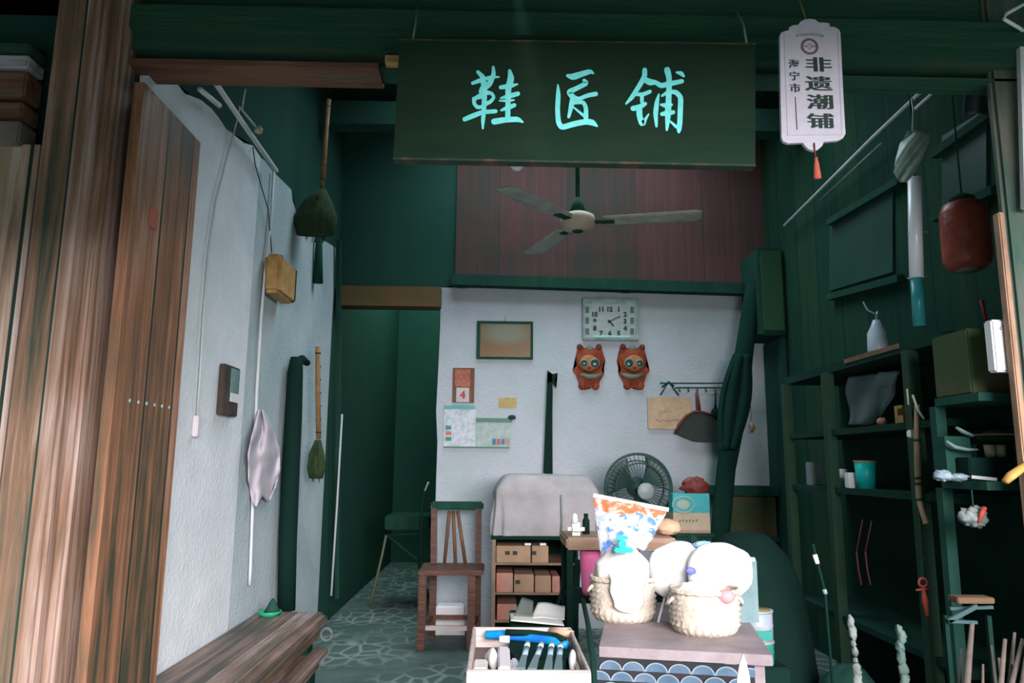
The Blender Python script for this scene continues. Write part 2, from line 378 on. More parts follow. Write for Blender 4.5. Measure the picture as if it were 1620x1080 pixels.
# facade beams above the opening
def zy(py, y, px=810): return P(px, py, y=y).z
MB().span((-3.2, 2.42, zy(40, 2.42)), (3.2, 2.60, 4.2)).obj('wall_front', M_darkh, kind='structure')
fb = MB(); s0 = P(200, 0, y=2.36); 
def slant(pa, pb, ya, ybk, w=0):  # helper: beam face between two pixel corners
    a = P(*pa, y=ya); b_ = P(*pb, y=ya); return a, b_
MB().span((-1.5, 2.34, zy(48, 2.34, 500)), (2.4, 2.44, zy(12, 2.34, 500))).obj('trim_3', M_darkh, kind='structure')
M_lint = mat('lintel_timber', (.015, .062, .040), (.05, .07, .04), rough=.8, scale=2.2, stretch=(.8, 6, 6), bump=.3, lo=.5, hi=.72, third=(.18, .09, .045), spec=.15)
MB().span((-1.45, 2.37, zy(80, 2.37, 400)), (2.3, 2.5, zy(50, 2.37, 400))).obj('trim_4', M_lint, kind='structure')
M_lint2 = mat('worn_lintel_edge', (.09, .045, .026), (.16, .08, .05), rough=.7, scale=2.4, stretch=(1.5, 8, 8), bump=.4, lo=.38, hi=.6, third=(.04, .08, .055))
a = P(140, 82, y=2.36); c = P(598, 108, y=2.36)
MB().span((a.x, 2.36, c.z), (c.x, 2.5, a.z - .02)).obj('trim_5', M_lint2, kind='structure')
MB().span((c.x, 2.4, c.z+.02), (1.9, 2.5, a.z - .01)).obj('trim_6', M_darkh, kind='structure')
a = P(609, 87, y=2.36); c = P(632, 98, y=2.36)
MB().span(a, (c.x, 2.5, c.z)).obj('trim_7', M_ochre, kind='structure')

# left post, jamb and outer boards
def wallpoly(pxs, y, th, mat_, name, **k):
    pts = [P(a_, b_, y=y) for a_, b_ in pxs]; return MB().poly(pts, (0, th, 0)).obj(name, mat_, **k)
M_post2 = planked('weathered_post', (.035, .05, .035), (.20, .115, .07), (.40, .30, .26), .17, 'X', rough=.6, bump=.5, gap=.007, vary=.4)
xa, xb_ = P(92, 500, y=2.28).x, P(147, 500, y=2.28).x
def vpost(x0, x1, y0, y1, z0, z1, m_, name, bev=.012, **k): return MB().span((x0, y0, z0), (x1, y1, z1), bev=bev).obj(name, m_, **k)
vpost(P(30, 500, y=2.24).x, P(112, 500, y=2.24).x, 2.24, 2.40, 0, 3.0, M_post2, 'trim_8', kind='structure')
vpost(P(112, 500, y=2.29).x, P(143, 500, y=2.29).x, 2.29, 2.42, 0, 3.0, M_post2, 'trim_9', kind='structure')
MB().span((-3.2, 2.30, 0), (P(31, 500, y=2.3).x, 2.40, zy(228, 2.3, 20))).obj('wall_front', planked('pale_outer_boards', (.09, .085, .07), (.36, .24, .17), (.55, .48, .46), .19, 'X', rough=.6, bump=.5), kind='structure')
MB().span((-3.2, 2.42, 0), (-1.3, 2.5, 3.2)).obj('wall_front', M_void, kind='structure')
# stacked rails of the transom at far left
for k, (y0, y1, mm_) in enumerate(((66, 82, M_darkh), (86, 106, M_offwhite), (112, 152, M_lint2), (160, 186, M_lint2), (190, 226, mat('pinkish_rail', (.10, .10, .09), (.25, .19, .18), scale=4, rough=.7)))):
    if k == 1: mm_ = mat('greyed_rail', (.16, .17, .17), (.42, .42, .44), scale=3, rough=.6, stretch=(1, 9, 9))
    MB().span((-3.0, 2.27, zy(y1, 2.27, 20)), (P(44, 100, y=2.27).x, 2.36, zy(y0, 2.27, 20)), bev=.006).obj('trim_%d' % (30 + k), mm_, kind='structure')

# right post and its worn inner edge
xp = P(1592, 520, y=2.42).x
vpost(xp + .022, xp + .4, 2.40, 2.44, 0, 3.0, mat('right_post', (.02, .075, .055), (.12, .11, .09), scale=2.4, rough=.7, stretch=(5, 5, 1), bump=.3), 'trim_10', kind='structure')
vpost(xp, xp + .022, 2.40, 2.435, 0, zy(335, 2.4, 1590), mat('worn_post_edge', (.22, .13, .08), (.42, .26, .17), scale=5, rough=.7, stretch=(4, 4, 1)), 'trim_11', bev=.004, kind='structure')

# door leaf standing open along the left wall
XD = XL + .05
d0 = thing_loc = P(146, 600, x=XD)
ya, yb = P(150, 900, x=XD).y, P(283, 640, x=XD).y
zt = P(250, 153, x=XD).z
door = MB().span((XD - .035, 2.32, .03), (XD, yb, zt)).obj('door_1', M_orange, kind='structure')
nb = MB()
for zz in (1.02,):
    for k in range(6):
        yy = 2.42 + k * (yb - 2.5) / 5
        nb.lathe([(0, .004), (.006, .003), (.008, 0)], (XD, yy, 1.39), None, 8, axis='X')
nb.obj('nail', M_metal, door, kind='stuff')
pp = P(242, 345, x=XD)
MB().span((XD, pp.y - .03, pp.z - .035), (XD + .003, pp.y + .03, pp.z + .035)).obj('paper_scrap', mat('red_paper', (.34, .10, .06), rough=.8), label='small faded red paper square stuck on the dark upper door leaf', cat='paper')

# upper right window panes
def rpane(pts, name):
    pts = [P(a_, b_, x=XR - .012) for a_, b_ in pts]
    o = MB().poly(pts, (.01, 0, 0)).obj(name, M_green, kind='structure')
rpane([(1312, 345), (1412, 285), (1412, 430), (1312, 460)], 'window_1')
rpane([(1490, 215), (1560, 172), (1560, 300), (1490, 335)], 'window_2')
rpane([(1490, 345), (1560, 310), (1560, 345), (1490, 380)], 'window_3')
fr = MB()
for (a_, b_) in (((1312, 352), (1425, 285)), ((1312, 470), (1425, 440)), ((1478, 245), (1575, 175)), ((1478, 345), (1575, 300))):
    fr.beam(P(*a_, x=XR - .03), P(*b_, x=XR - .03), .04, .04)
fr.obj('window_frame', M_dark, None, kind='structure')
# ================================================================== FACADE: sign, tag, bulb
def stroke(mb, pts, m, mapf, n=5):
    """brush stroke: pts (u, v, width)"""
    q = []
    for i in range(len(pts) - 1):
        a, c = pts[i], pts[i + 1]
        for k in range(n): t = k / n; q.append(tuple(a[j] * (1 - t) + c[j] * t for j in range(3)))
    q.append(pts[-1]); q = [(u, v, w_ * 1.22) for u, v, w_ in q]
    # smooth
    for _ in range(2): q = [q[0]] + [tuple((q[i - 1][j] + 2 * q[i][j] + q[i + 1][j]) / 4 for j in range(3)) for i in range(1, len(q) - 1)] + [q[-1]]
    L = []; Rr = []
    for i, (u, v, w_) in enumerate(q):
        a = q[max(i - 1, 0)]; c = q[min(i + 1, len(q) - 1)]; dx, dy = c[0] - a[0], c[1] - a[1]; dl = math.hypot(dx, dy) or 1
        L.append((u - dy / dl * w_ / 2, v + dx / dl * w_ / 2)); Rr.append((u + dy / dl * w_ / 2, v - dx / dl * w_ / 2))
    mb._add([mapf(*p) for p in L] + [mapf(*p) for p in Rr], [(i, i + 1, len(L) + i + 1, len(L) + i) for i in range(len(L) - 1)], m)
    for (u, v, w_) in (q[0], q[-1]):
        if w_ > 18: mb._add([mapf(u + w_ / 2 * math.cos(2 * PI * k / 10), v + w_ / 2 * math.sin(2 * PI * k / 10)) + Vector((0, -.0001, 0)) for k in range(10)], [tuple(range(10))], m)
YS = 2.20
sg = thing('hanging_sign_board', 'large dark wooden sign board with three turquoise brush characters above the shop entrance', 'sign', (P(909, 255, y=YS).x, YS, P(909, 257, y=YS).z))
c4 = [P(a_, b_, y=YS) for a_, b_ in ((632, 63), (1195, 70), (1195, 262), (622, 251))]
MB().poly(c4, (0, .035, 0)).obj('board', M_signb, sg)
fr = MB()
def edge(a_, b_, w_): fr.beam(a_ + Vector((0, .015, 0)), b_ + Vector((0, .015, 0)), .038, w_)
edge(c4[3], c4[2], .007); edge(c4[0], c4[1], .004)
fr.obj('edge_strip', M_signe, sg)
CH = {730: [
 [(175,160,30),(230,215,45),(240,300,50)], [(340,110,25),(345,190,40),(300,290,50),(235,330,60),(215,370,50)],
 [(120,280,30),(200,250,40),(320,215,30),(400,215,15)], [(215,400,35),(135,450,35),(135,500,32),(170,540,35),(235,530,30)],
 [(235,380,50),(320,385,30),(350,430,28),(310,480,32),(235,510,40),(230,540,30)], [(130,445,30),(235,420,35)],
 [(240,330,55),(245,450,45),(240,560,40),(230,680,35),(228,765,15)], [(35,665,40),(120,630,45),(220,590,40),(365,580,35)],
 [(515,150,30),(530,230,60),(500,330,55),(500,450,45),(495,560,45),(495,660,45)], [(420,325,36),(520,310,45),(605,290,12)],
 [(420,440,16),(500,420,45),(602,393,40)], [(400,467,14),(500,470,26),(560,460,16)], [(425,570,20),(500,540,45),(565,515,36)],
 [(350,690,55),(480,670,48),(600,665,48),(655,695,16)],
 [(1135,200,30),(1190,215,60),(1290,180,50),(1375,155,42),(1410,175,16)],
 [(1030,300,15),(1035,400,42),(1025,560,42),(1035,700,46),(1070,755,48),(1200,715,50),(1330,690,50),(1400,700,55),(1450,740,16)],
 [(1310,250,30),(1340,280,42),(1220,340,42),(1145,375,50),(1190,430,48),(1250,450,32),(1350,410,38),(1435,395,40)],
 [(1190,440,50),(1170,540,42),(1145,640,26)], [(1190,490,32),(1300,480,36),(1330,540,38),(1330,660,42)], [(1200,540,16),(1260,590,22),(1310,630,28)]],
 960: [
 [(405,140,42),(405,210,46),(340,320,42),(270,430,42),(205,500,16)], [(400,240,46),(460,270,60),(520,270,38),(580,310,46),(650,290,46),(800,260,40)],
 [(300,400,30),(390,400,36),(460,370,34)], [(375,400,36),(375,480,32)], [(280,550,46),(340,540,50),(410,500,34)],
 [(345,540,54),(350,640,50),(380,720,54),(410,670,28),(450,605,12)], [(555,400,16),(535,480,40),(520,600,44),(530,740,22)],
 [(645,140,55),(665,220,48),(665,320,48),(660,440,50),(655,560,56),(650,680,44),(640,780,20)],
 [(590,415,22),(660,370,36),(740,375,42),(790,430,46),(785,560,46),(780,700,46),(770,780,44),(768,815,12)], [(680,690,18),(740,745,30)],
 [(580,510,22),(640,520,50),(690,510,26)], [(590,610,36),(650,600,50),(710,590,36)], [(745,165,18),(795,175,42),(820,205,22)]]}
names_ = []
k_ = 240 / 1620
g = [MB(), MB(), MB()]
for ox, sl in CH.items():
    for si, st in enumerate(sl):
        mb = g[2] if ox == 960 else (g[0] if st[0][0] < 800 else g[1])
        stroke(mb, st, M_cyan, lambda u, v, ox=ox, si=si: P(ox + u * k_, 90 + v * k_, y=YS - .002 - .0002 * si))
for mb in g: mb.obj('painted_character', M_cyan, sg)
for px in (650, 1185):
    a_ = P(px, 66, y=YS); MB().tube([a_ + Vector((0, .02, 0)), a_ + Vector((.006, .06, .10)), a_ + Vector((.0, .14, .23))], .0035).obj('hanging_wire', M_metal, sg)
# white tag
YT = 2.12
tc_ = P(1284, 235, y=YT)
tg = thing('hanging_tag_sign', 'white tag-shaped hanging sign with dark vertical characters and a red tassel', 'sign', tc_)
kz = 130 / 1080
def T1(u, v): return (1220 + u * kz, 20 + v * kz)
def T2(u, v): return (1220 + u * 130 / 878, 130 + v * 160 / 1080)
ol = [T1(*q) for q in ((115, 300), (135, 262), (185, 240), (225, 235), (240, 190), (290, 165), (355, 160), (385, 120), (440, 90), (510, 80), (580, 92), (630, 130), (700, 130), (760, 138), (775, 185), (840, 190), (895, 225), (912, 275))]
ol += [T2(*q) for q in ((768, 80), (795, 550), (770, 595), (720, 622), (565, 635), (545, 680), (500, 720), (450, 732), (395, 710), (355, 670), (340, 645), (180, 652), (130, 630), (112, 590), (100, 100))]
MB().poly([P(a_, b_, y=YT) for a_, b_ in ol], (0, .012, 0)).obj('tag_board', mat('tag_white', (.46, .44, .50), (.52, .50, .56), rough=.6, scale=30), tg)
M_ink = mat('dark_ink', (.02, .04, .035), rough=.7)
mb = MB()
def tagtext(s, cx, cy, w_, h_, mbx, m_, bold):
    c = P(cx, cy, y=YT - .001); sc_ = YT / F * 1.03
    for j, dx in enumerate((-1.5, -.5, .5, 1.5)):
        text_mb(mbx, s, 1.0, lambda x, y: Vector((c.x + (x + dx * bold) * w_ * sc_, c.y - .0002 * j, c.z + y * h_ * sc_)), m_, .004)
for s_, cx, cy in (('非', 1295, 102), ('遗', 1295, 132), ('潮', 1297, 161), ('铺', 1298, 191)): tagtext(s_, cx, cy, 46, 28, mb, M_ink, .022)
for s_, cx, cy in (('海', 1256, 101), ('宁', 1257, 120), ('市', 1258, 139)): tagtext(s_, cx, cy, 19, 17, mb, M_ink, .018)
mb.obj('lettering', M_ink, tg)
mb = MB(); a_ = P(1258, 153, y=YT - .001); b_ = P(1261, 205, y=YT - .001); mb.beam(a_, b_, .002, .002, M_ink)
for px0, px1 in (((1240, 50), (1246, 214)), ((1325, 50), (1332, 212)), ((1246, 214), (1332, 213))):
    mb.beam(P(*px0, y=YT - .0005), P(*px1, y=YT - .0005), .0012, .0012, mat('lilac_line', (.38, .30, .45), rough=.7))
mb.obj('border_lines', M_ink, tg)
mb = MB(); c = P(1281, 73.5, y=YT - .002)
M_maroon = mat('maroon_ink', (.17, .07, .11), rough=.7)
def ring(mbx, c, r0, r1, m_, n=36, ax='Y', th=.001):
    vs = [];
    for r_ in (r0, r1):
        for k in range(n): a = 2 * PI * k / n; vs.append(c + Vector((r_ * math.cos(a), 0, r_ * math.sin(a))))
    mbx._add(vs, [(k, (k + 1) % n, n + (k + 1) % n, n + k) for k in range(n)], m_)
ring(mb, c, .0205, .0275, M_maroon); ring(mb, c + Vector((0, 0, 0)), .0075, .011, mat('lilac_ink', (.30, .20, .50), rough=.7), 4)
mb.beam(c + Vector((-.018, 0, 0)), c + Vector((-.008, 0, 0)), .001, .002, M_maroon); mb.beam(c + Vector((.008, 0, 0)), c + Vector((.018, 0, 0)), .001, .002, M_maroon)
mb.obj('round_emblem', M_maroon, tg)
mb = MB()  # arched row of little flourishes above the emblem
for k in range(9):
    u = -1 + k / 4; c = P(1281 + u * 20, 55 - 2.5 * (1 - u * u) + 1.5, y=YT - .002)
    mb.beam(c + Vector((-.003, 0, -.004 + .003 * (k % 2))), c + Vector((.003, 0, .004)), .001, .0016); mb.beam(c + Vector((.0, 0, -.005)), c + Vector((.004, 0, .0)), .001, .0014)
mb.obj('arched_flourish', mat('grey_green_ink', (.13, .18, .15), rough=.8), tg)
ts = P(1290, 239, y=YT); te = P(1293, 283, y=YT)
MB().tube([P(1288, 226, y=YT - .003), P(1289, 238, y=YT - .004), P(1290, 248, y=YT)], .0022).obj('cord', M_dred, tg)
MB().lathe([(.0, .0), (.011, .002), (.010, .02), (.007, .05), (.0045, .06), (.005, .068), (0, .072)], (te.x, YT, te.z), None, 14, wob=lambda a, z: .08 * math.sin(9 * a)).obj('tassel', mat('tassel_red', (.42, .09, .06), rough=.8, scale=30, col2=(.5, .13, .08)), tg)
a_ = P(1278, 34, y=YT); MB().tube([a_ + Vector((0, .006, 0)), a_ + Vector((0, .06, .13)), a_ + Vector((0, .25, .30))], .0018).obj('hanging_string', M_bamboo, tg)
# white bulb behind the sign
c = P(818, 263, y=2.75)
lb = thing('pendant_bulb', 'small round white bulb showing just below the big sign board', 'light bulb', (c.x, 2.75, c.z))
MB().lathe([(0, -.018), (.018, -.013), (.027, 0), (.029, .018), (.022, .035), (.014, .05)], c, None, 20).obj('bulb', M_white, lb)
MB().lathe([(.015, .048), (.017, .06), (.015, .1), (.004, .11)], c, None, 16).obj('socket', M_black, lb)
MB().tube([c + Vector((0, 0, .1)), Vector((c.x, c.y, 4.2))], .003).obj('cord', M_black, lb)
# bent white pipe and bracket at the top right corner of the facade
mb = MB(); mb.tube([P(1640, -5, y=2.2), P(1592, 22, y=2.2), P(1588, 30, y=2.2), P(1612, 44, y=2.24), P(1618, 48, y=2.3), P(1618, 48, y=2.40)], .006)
mb.obj('bent_wall_pipe', M_conduit, label='thin pale bent pipe at the top right corner of the shop front', cat='pipe')
MB().beam(P(1618, 55, y=2.36), P(1626, 330, y=2.36), .035, .02).obj('downpipe', M_conduit, label='pale vertical strip of pipe cut by the right picture edge', cat='pipe')

# ================================================================== CEILING FAN
YFN = 4.3
c = P(914, 350, y=YFN)
fn = thing('ceiling_fan', 'ceiling fan with three pale dusty blades and a cream hub below the sign', 'fan', c)
M_fan = mat('dusty_fan_blade', (.26, .29, .26), (.42, .41, .35), rough=.7, scale=12)
M_hub = mat('cream_enamel', (.30, .23, .11), (.50, .43, .33), rough=.5, scale=4)
MB().lathe([(0, -.06), (.035, -.06), (.04, -.05), (.09, -.048), (.105, -.03), (.108, .0), (.10, .03), (.07, .045), (.03, .05)], c, None, 32).obj('motor_hub', M_hub, fn)
MB().lathe([(0, -.066), (.033, -.066), (.034, -.045)], c, None, 20).obj('centre_cap', M_dark, fn)
MB().tube([c + Vector((0, 0, .05)), Vector((c.x, c.y, 4.2))], .013).lathe([(.05, .05), (.035, .11), (.014, .15)], c, None, 20).obj('down_rod', M_dark, fn)
tips = [c + Vector((math.cos(R(q)), math.sin(R(q)), 0)) for q in (-129, -13, 109)]
for tp_ in tips:
    d = tp_ - c; d.z = 0; an = math.atan2(d.y, d.x); ll = .73
    dirv = Vector((math.cos(an), math.sin(an), 0)); sd = Vector((-dirv.y, dirv.x, 0))
    tw = R(-6)
    mb = MB(); 
    def fb_(u, v): 
        w_ = .145 + .02 * u - (.03 if u > .97 else 0); e = (v - .5) * w_
        return c + dirv * (.16 + u * (ll - .16)) + sd * e * math.cos(tw) + Vector((0, 0, e * math.sin(tw) - .01))
    mb.sheet(fb_, 14, 4, None, .006); mb.obj('blade', M_fan, fn)
    MB().beam(c + dirv * .09 + Vector((0, 0, -.01)), c + dirv * .22 + Vector((0, 0, -.016)), .05, .008).obj('blade_arm', M_dark, fn)

# ================================================================== LEFT WALL
XW = XL + .012
def W(px, py, o=.012): return P(px, py, x=XL + o)
M_wire = mat('pale_cable', (.46, .48, .47), rough=.6)
MB().tube([W(318, 98, .06), W(325, 108, .06), W(380, 189, .06), W(437, 270, .06)], .012).obj('conduit', M_conduit, label='pale diagonal conduit running back under the roof above the left wall', cat='conduit')
MB().tube([W(316, 141, .05), W(347, 167, .05)], .011).obj('conduit', M_conduit, label='short loose pale stub of pipe just left of the long diagonal conduit', cat='pipe')
pl = thing('pull_switch', 'white pull switch hanging on a long pale cord down the left wall', 'switch', W(310, 690, .02))
MB().tube([W(379, 168, .03), W(370, 210, .02), W(356, 260, .015), W(341, 320, .014), W(330, 400, .014), W(322, 500, .014), W(316, 600, .014), W(312, 658, .014)], .0042, n=8).obj('cord', M_wire, pl)
a_ = W(310, 674, .012)
MB().box((XL + .014, a_.y, a_.z), (.024, .035, .085), bev=.004).obj('switch_body', mat('pinkish_white_plastic', (.60, .54, .57), rough=.5), pl)
MB().tube([W(388, 140, .08), W(383, 172, .06)], .005, n=8).obj('wire_stub', M_wire, label='short upright wire stub above the left wall, by the crossing of the conduits', cat='wire')
lh = thing('lamp_holder', 'small pale lamp holder on a thin rod at the top of the left wall', 'lamp holder', W(409, 206, .1))
MB().tube([W(378, 168, .06), W(404, 200, .09)], .005, n=8).obj('rod', M_wire, lh)
MB().lathe([(0, -.02), (.018, -.012), (.02, .006), (.008, .02)], W(409, 206, .1), None, 14).obj('holder', M_hub, lh)
MB().tube([W(433, 272, .012), W(429, 340, .012), W(420, 420, .012), W(413, 500, .012), W(406, 620, .012), W(401, 760, .012), W(396, 900, .012), W(395, 925, .012)], .008, n=8).obj('vertical_conduit', M_conduit, label='pale vertical conduit running down the middle of the left wall', cat='conduit')
MB().tube([W(400, 232, .01), W(404, 262, .02), W(415, 300, .025), W(424, 330, .02), W(430, 400, .012)], .0028, n=6).obj('loose_cable', M_dark, label='thin dark cable drooping beside the vertical conduit on the left wall', cat='cable')
# rattan box
a_, b_ = W(420, 440, .02), W(446, 440, .02)
bs = thing('rattan_basket', 'small ochre woven box hanging high on the left wall', 'basket', W(433, 473, .03))
y0, y1 = W(416, 440).y, W(444, 440).y; z0, z1 = W(430, 473).z, W(430, 410).z
MB().box((XL + .055, (y0 + y1) / 2, (z0 + z1) / 2), (.09, (y1 - y0), z1 - z0), bev=.018).obj('woven_body', M_ochre, bs)
MB().box((XL + .055, y1 + .012, (z0 + z1) / 2 + .005), (.085, .02, (z1 - z0) * .92), bev=.008).obj('dark_back', M_black, bs)
MB().tube([Vector((XL + .055, (y0 + y1) / 2, z1)), Vector((XL + .03, y1, z1 + .04)), Vector((XL, y1 + .02, z1 + .08))], .004, n=6).obj('hanging_loop', M_black, bs)
# framed thermometer-like panel
th_ = thing('picture_frame', 'narrow dark framed panel with a glassy teal insert on the left wall', 'frame', W(360, 658))
y0, y1 = W(348, 618).y, W(372, 618).y; z0, z1 = W(360, 658).z, W(360, 578).z
MB().span((XL, y0, z0), (XL + .03, y1, z1), bev=.004).obj('frame', mat('dark_frame_wood', (.03, .03, .022), (.07, .04, .03), scale=9, rough=.5), th_)
ys, ye = y0 + (y1 - y0) * .38, y0 + (y1 - y0) * .88; zs = z0 + (z1 - z0) * .28
MB().span((XL + .03, ys, zs), (XL + .034, ye, z1 - .01)).obj('glass_insert', mat('teal_glass', (.04, .16, .14), (.22, .34, .33), rough=.2, scale=14), th_)
MB().span((XL + .034, ys, zs), (XL + .037, ye, zs + .04)).obj('white_caption', M_offwhite, th_)
# hanging white shirt/cloth
hc = W(412, 655)
def clothf(u, v):
    hw = 4 + 21 * min(1, v / .5) ** .8 - 6 * max(0, v - .8) / .2
    px = 413 + 5 * math.sin(v * 2.2) + (u - .5) * 2 * hw; py = 648 + v * 150 - 30 * v * abs(u - .3) + 7 * math.sin(u * 11) * v
    p = W(px, py, .03 + .014 * math.sin(u * 9 + v * 5) * min(1, v * 3) + .022 * N3((u * 3, v * 5, 0)))
    return p
MB().sheet(clothf, 28, 30, None, .004).obj('hanging_cloth', mat('pinkish_white_cloth', (.46, .42, .46), (.56, .52, .56), rough=1, scale=8, spec=.02), label='crumpled pinkish white cloth hanging on the left wall', cat='cloth')
# long dark carrying pole with knob
dp = thing('covered_pole', 'tall thick dark pole with a knobbed hook end leaning on the left wall', 'pole', W(453, 958, .05))
MB().tube([W(453, 965, .07), W(455, 860, .06), W(459, 760, .06), W(464, 660, .06), W(467, 590, .06), W(469, 566, .06)], [.05, .052, .052, .05, .045, .035], n=14).obj('shaft', M_black, dp)
MB().tube([W(468, 575, .06), W(478, 568, .06), W(486, 574, .06)], [.03, .026, .02], n=12).obj('hook_end', M_black, dp)
# brooms
def hang_broom(name, label, hp, head, hr, o, hl):
    t = thing(name, label, 'broom', W(*head[-1], o))
    pts = [W(*q, o) for q in hp]
    mb = MB(); mb.tube(pts, .016, n=10); mb.obj('bamboo_handle', M_bamboo, t)
    nd = MB(); N = 6 if hl else 7
    for k in range(N):
        q = pts[0].lerp(pts[-1], (k + .5) / N); nd.lathe([(.0165, -.006), (.0195, 0), (.0165, .006)], q, None, 10)
    nd.obj('bamboo_nodes', M_dark, t)
    hpnts = [W(*q, o) for q in head]
    MB().tube(hpnts, hr, n=40, sq=.45).obj('straw_head', M_broom, t)
    st = MB(); a0, a1 = hpnts[0], hpnts[-1]
    for k in range(70):
        an = random.uniform(0, 2 * PI); i = random.choice(range(1, len(hr))); r_ = hr[i]
        s0 = a0 + Vector((0, 0, 0)); e0 = hpnts[i] + Vector((math.cos(an) * r_ * .5, math.sin(an) * r_ * 1.04, random.uniform(-.03, .01)))
        st.tube([s0, s0.lerp(e0, .6) + Vector((random.uniform(-.01, .01),) * 3), e0], .0025, n=4)
    st.obj('straws', M_broom, t, kind='stuff')
    return t
hang_broom('hanging_broom', 'upper broom hung high under the roof at left, with wide dark straw head', [(520, 158), (516, 205), (510, 296)], [(510, 298), (503, 320), (499, 345), (498, 372)], [.02, .09, .135, .11], .12, True)
hang_broom('hanging_broom', 'lower broom with orange bamboo handle and small dark straw head by the left wall', [(503, 548), (503, 620), (504, 694)], [(503, 696), (501, 718), (500, 740), (500, 756)], [.02, .05, .058, .045], .10, False)
MB().tube([W(505, 372, .03), W(504, 410, .03), W(503, 448, .03)], [.02, .028, .034], n=10).obj('dark_bat', M_dark, label='short dark stick hanging just below the upper broom head', cat='stick')
# frame post at the end of the left wall
MB().beam(W(536, 380, .03), W(534, 945, .03), .03, .05).obj('trim_40', M_dark, kind='structure')
MB().tube([W(541, 655, .05), W(533, 800, .05), W(524, 942, .05)], .008, n=8).obj('leaning_rod', M_wire, label='thin pale rod leaning at the far end of the left wall', cat='rod')
# ================================================================== PLANK BENCH
bt_ = P(272, 1073, x=XL + .02).z; zt_ = .43
bn = thing('plank_bench', 'long worn plank bench running along the foot of the left wall', 'bench', (-1.02, 3.2, 0))
x0, x1 = XL + .012, -.865
MB().span((x0, 2.3, zt_ - .03), (x1 - .03, 4.06, zt_), bev=.006).obj('top_plank', M_bench, bn)
MB().span((x1 - .075, 2.3, zt_ - .055), (x1, 4.04, zt_ - .012), bev=.008).obj('edge_rail', M_bench, bn)
MB().span((x0 + .05, 2.3, zt_ - .12), (x1 - .03, 4.0, zt_ - .06), bev=.008).obj('apron_board', mat('brown_bench_side', (.06, .05, .035), (.18, .10, .06), scale=4, stretch=(8, .8, 8), rough=.5), bn)
MB().span((x0 + .05, 2.3, zt_ - .20), (x1 + .015, 4.02, zt_ - .165), bev=.008).obj('lower_plank', M_bench, bn)
MB().span((x0 + .05, 2.3, zt_ - .24), (x1 + .0, 3.9, zt_ - .205), bev=.008).obj('lower_plank', M_bench, bn)
for yy in (2.6, 3.85): MB().span((x0 + .06, yy, 0), (x1 - .03, yy + .1, zt_ - .24)).span((x0 + .06, yy, zt_ - .17), (x1 - .05, yy + .1, zt_ - .055)).obj('leg', M_timb, bn)
a_ = P(553, 978, y=4.06)
mb = MB(); mb.tube([Vector((x1 + .005 + .028 * math.cos(t * PI / 8), 4.0, zt_ - .10 + .03 * math.sin(t * PI / 8))) for t in range(17)], .008, n=8)
mb.obj('iron_ring', mat('dull_iron', (.09, .12, .11), rough=.6), bn)
a_ = P(484, 948, z=zt_)
ps = thing('green_dish', 'small green dish with dark cone at the far end of the plank bench', 'dish', (XL + .10, 3.95, zt_))
c = Vector((XL + .10, 3.95, zt_))
MB().lathe([(0, .0), (.045, 0), (.06, .022), (.057, .024), (.045, .008), (0, .006)], c, None, 26).obj('dish', mat('green_enamel', (.02, .30, .16), rough=.4), ps)
MB().lathe([(.045, .008), (.02, .06), (.004, .085), (0, .086)], c + Vector((.012, 0, 0)), None, 20).obj('cone', M_dark, ps)

# ================================================================== PASSAGE: folding table
ft = thing('folding_table', 'dim folding table with one pale bent leg in the dark passage at left', 'table', P(640, 920, y=6.9))
yf = 6.6
c0, c1 = P(608, 838, y=yf), P(700, 838, y=yf)
MB().span((c0.x, yf, c0.z), (c1.x - .12, yf + .5, c0.z + .12), bev=.01).obj('tabletop', M_dark, ft)
M_dimmet = mat('dim_olive_metal', (.10, .13, .08), (.20, .20, .14), rough=.5, scale=3)
MB().tube([P(700, 843, y=yf), P(615, 846, y=yf)], .008, n=8).obj('front_rail', M_dark, ft)
for pts in ([(611, 846), (604, 880), (592, 930)], [(612, 846), (660, 885), (672, 925)]):
    pp_ = [P(*q, y=yf) for q in pts]; e = pp_[-1]; d = (e - pp_[-2]).normalized(); pp_[-1] = pp_[-2] + d * ((pp_[-2].z - .0) / -d.z if d.z < 0 else 0)
    MB().tube(pp_, .011, n=8).obj('leg', M_dimmet if pts[0][0] == 611 else M_dark, ft)
MB().tube([P(672, 776, y=6.4), P(678, 762, y=6.4)], .008, n=8).obj('candle', M_white, label='tiny bright white stick glinting in the dark passage beside the back wall', cat='stick')
MB().tube([P(672, 776, y=6.42)+Vector((.0,.01,-.0)), P(668, 800, y=6.42), Vector((P(668, 800, y=6.42).x, 6.42, 0))], .01, n=8).obj('dark_stand', M_dark, label='thin dark stand carrying the white stick in the passage', cat='stand')

# ================================================================== BACK WALL
def B(px, py, o=0.0): return P(px, py, y=YB - o)
def bquad(px0, py0, px1, py1, th, m_, name, par, o=0.0, bev=0):
    a_ = B(px0, py0, o); b_ = B(px1, py1, o); cx = [a_.x, b_.x]; cz = [a_.z, b_.z]
    return MB().span((cx[0], YB - o - th, cz[0]), (cx[1], YB - o, cz[1]), bev=bev).obj(name, m_, par)
fc = thing('framed_certificate', 'dark framed ochre certificate on the back wall, left of the clock', 'picture frame', B(799, 570))
bquad(755, 508, 843, 569, .02, M_dark, 'frame', fc)
m, n, l, b = nt('certificate_print'); tcn = n.new('ShaderNodeTexCoord'); gr = n.new('ShaderNodeTexGradient'); gr.gradient_type = 'SPHERICAL'; mp = n.new('ShaderNodeMapping')
mp.inputs['Location'].default_value = (-.1 / .9 * 0 - 0, 0, 0); mp.inputs['Scale'].default_value = (4.2, 1, 8.5); l.new(tcn.outputs['Object'], mp.inputs[0]); mp.inputs['Location'].default_value = (0, 0, -1.9); l.new(mp.outputs[0], gr.inputs[0])
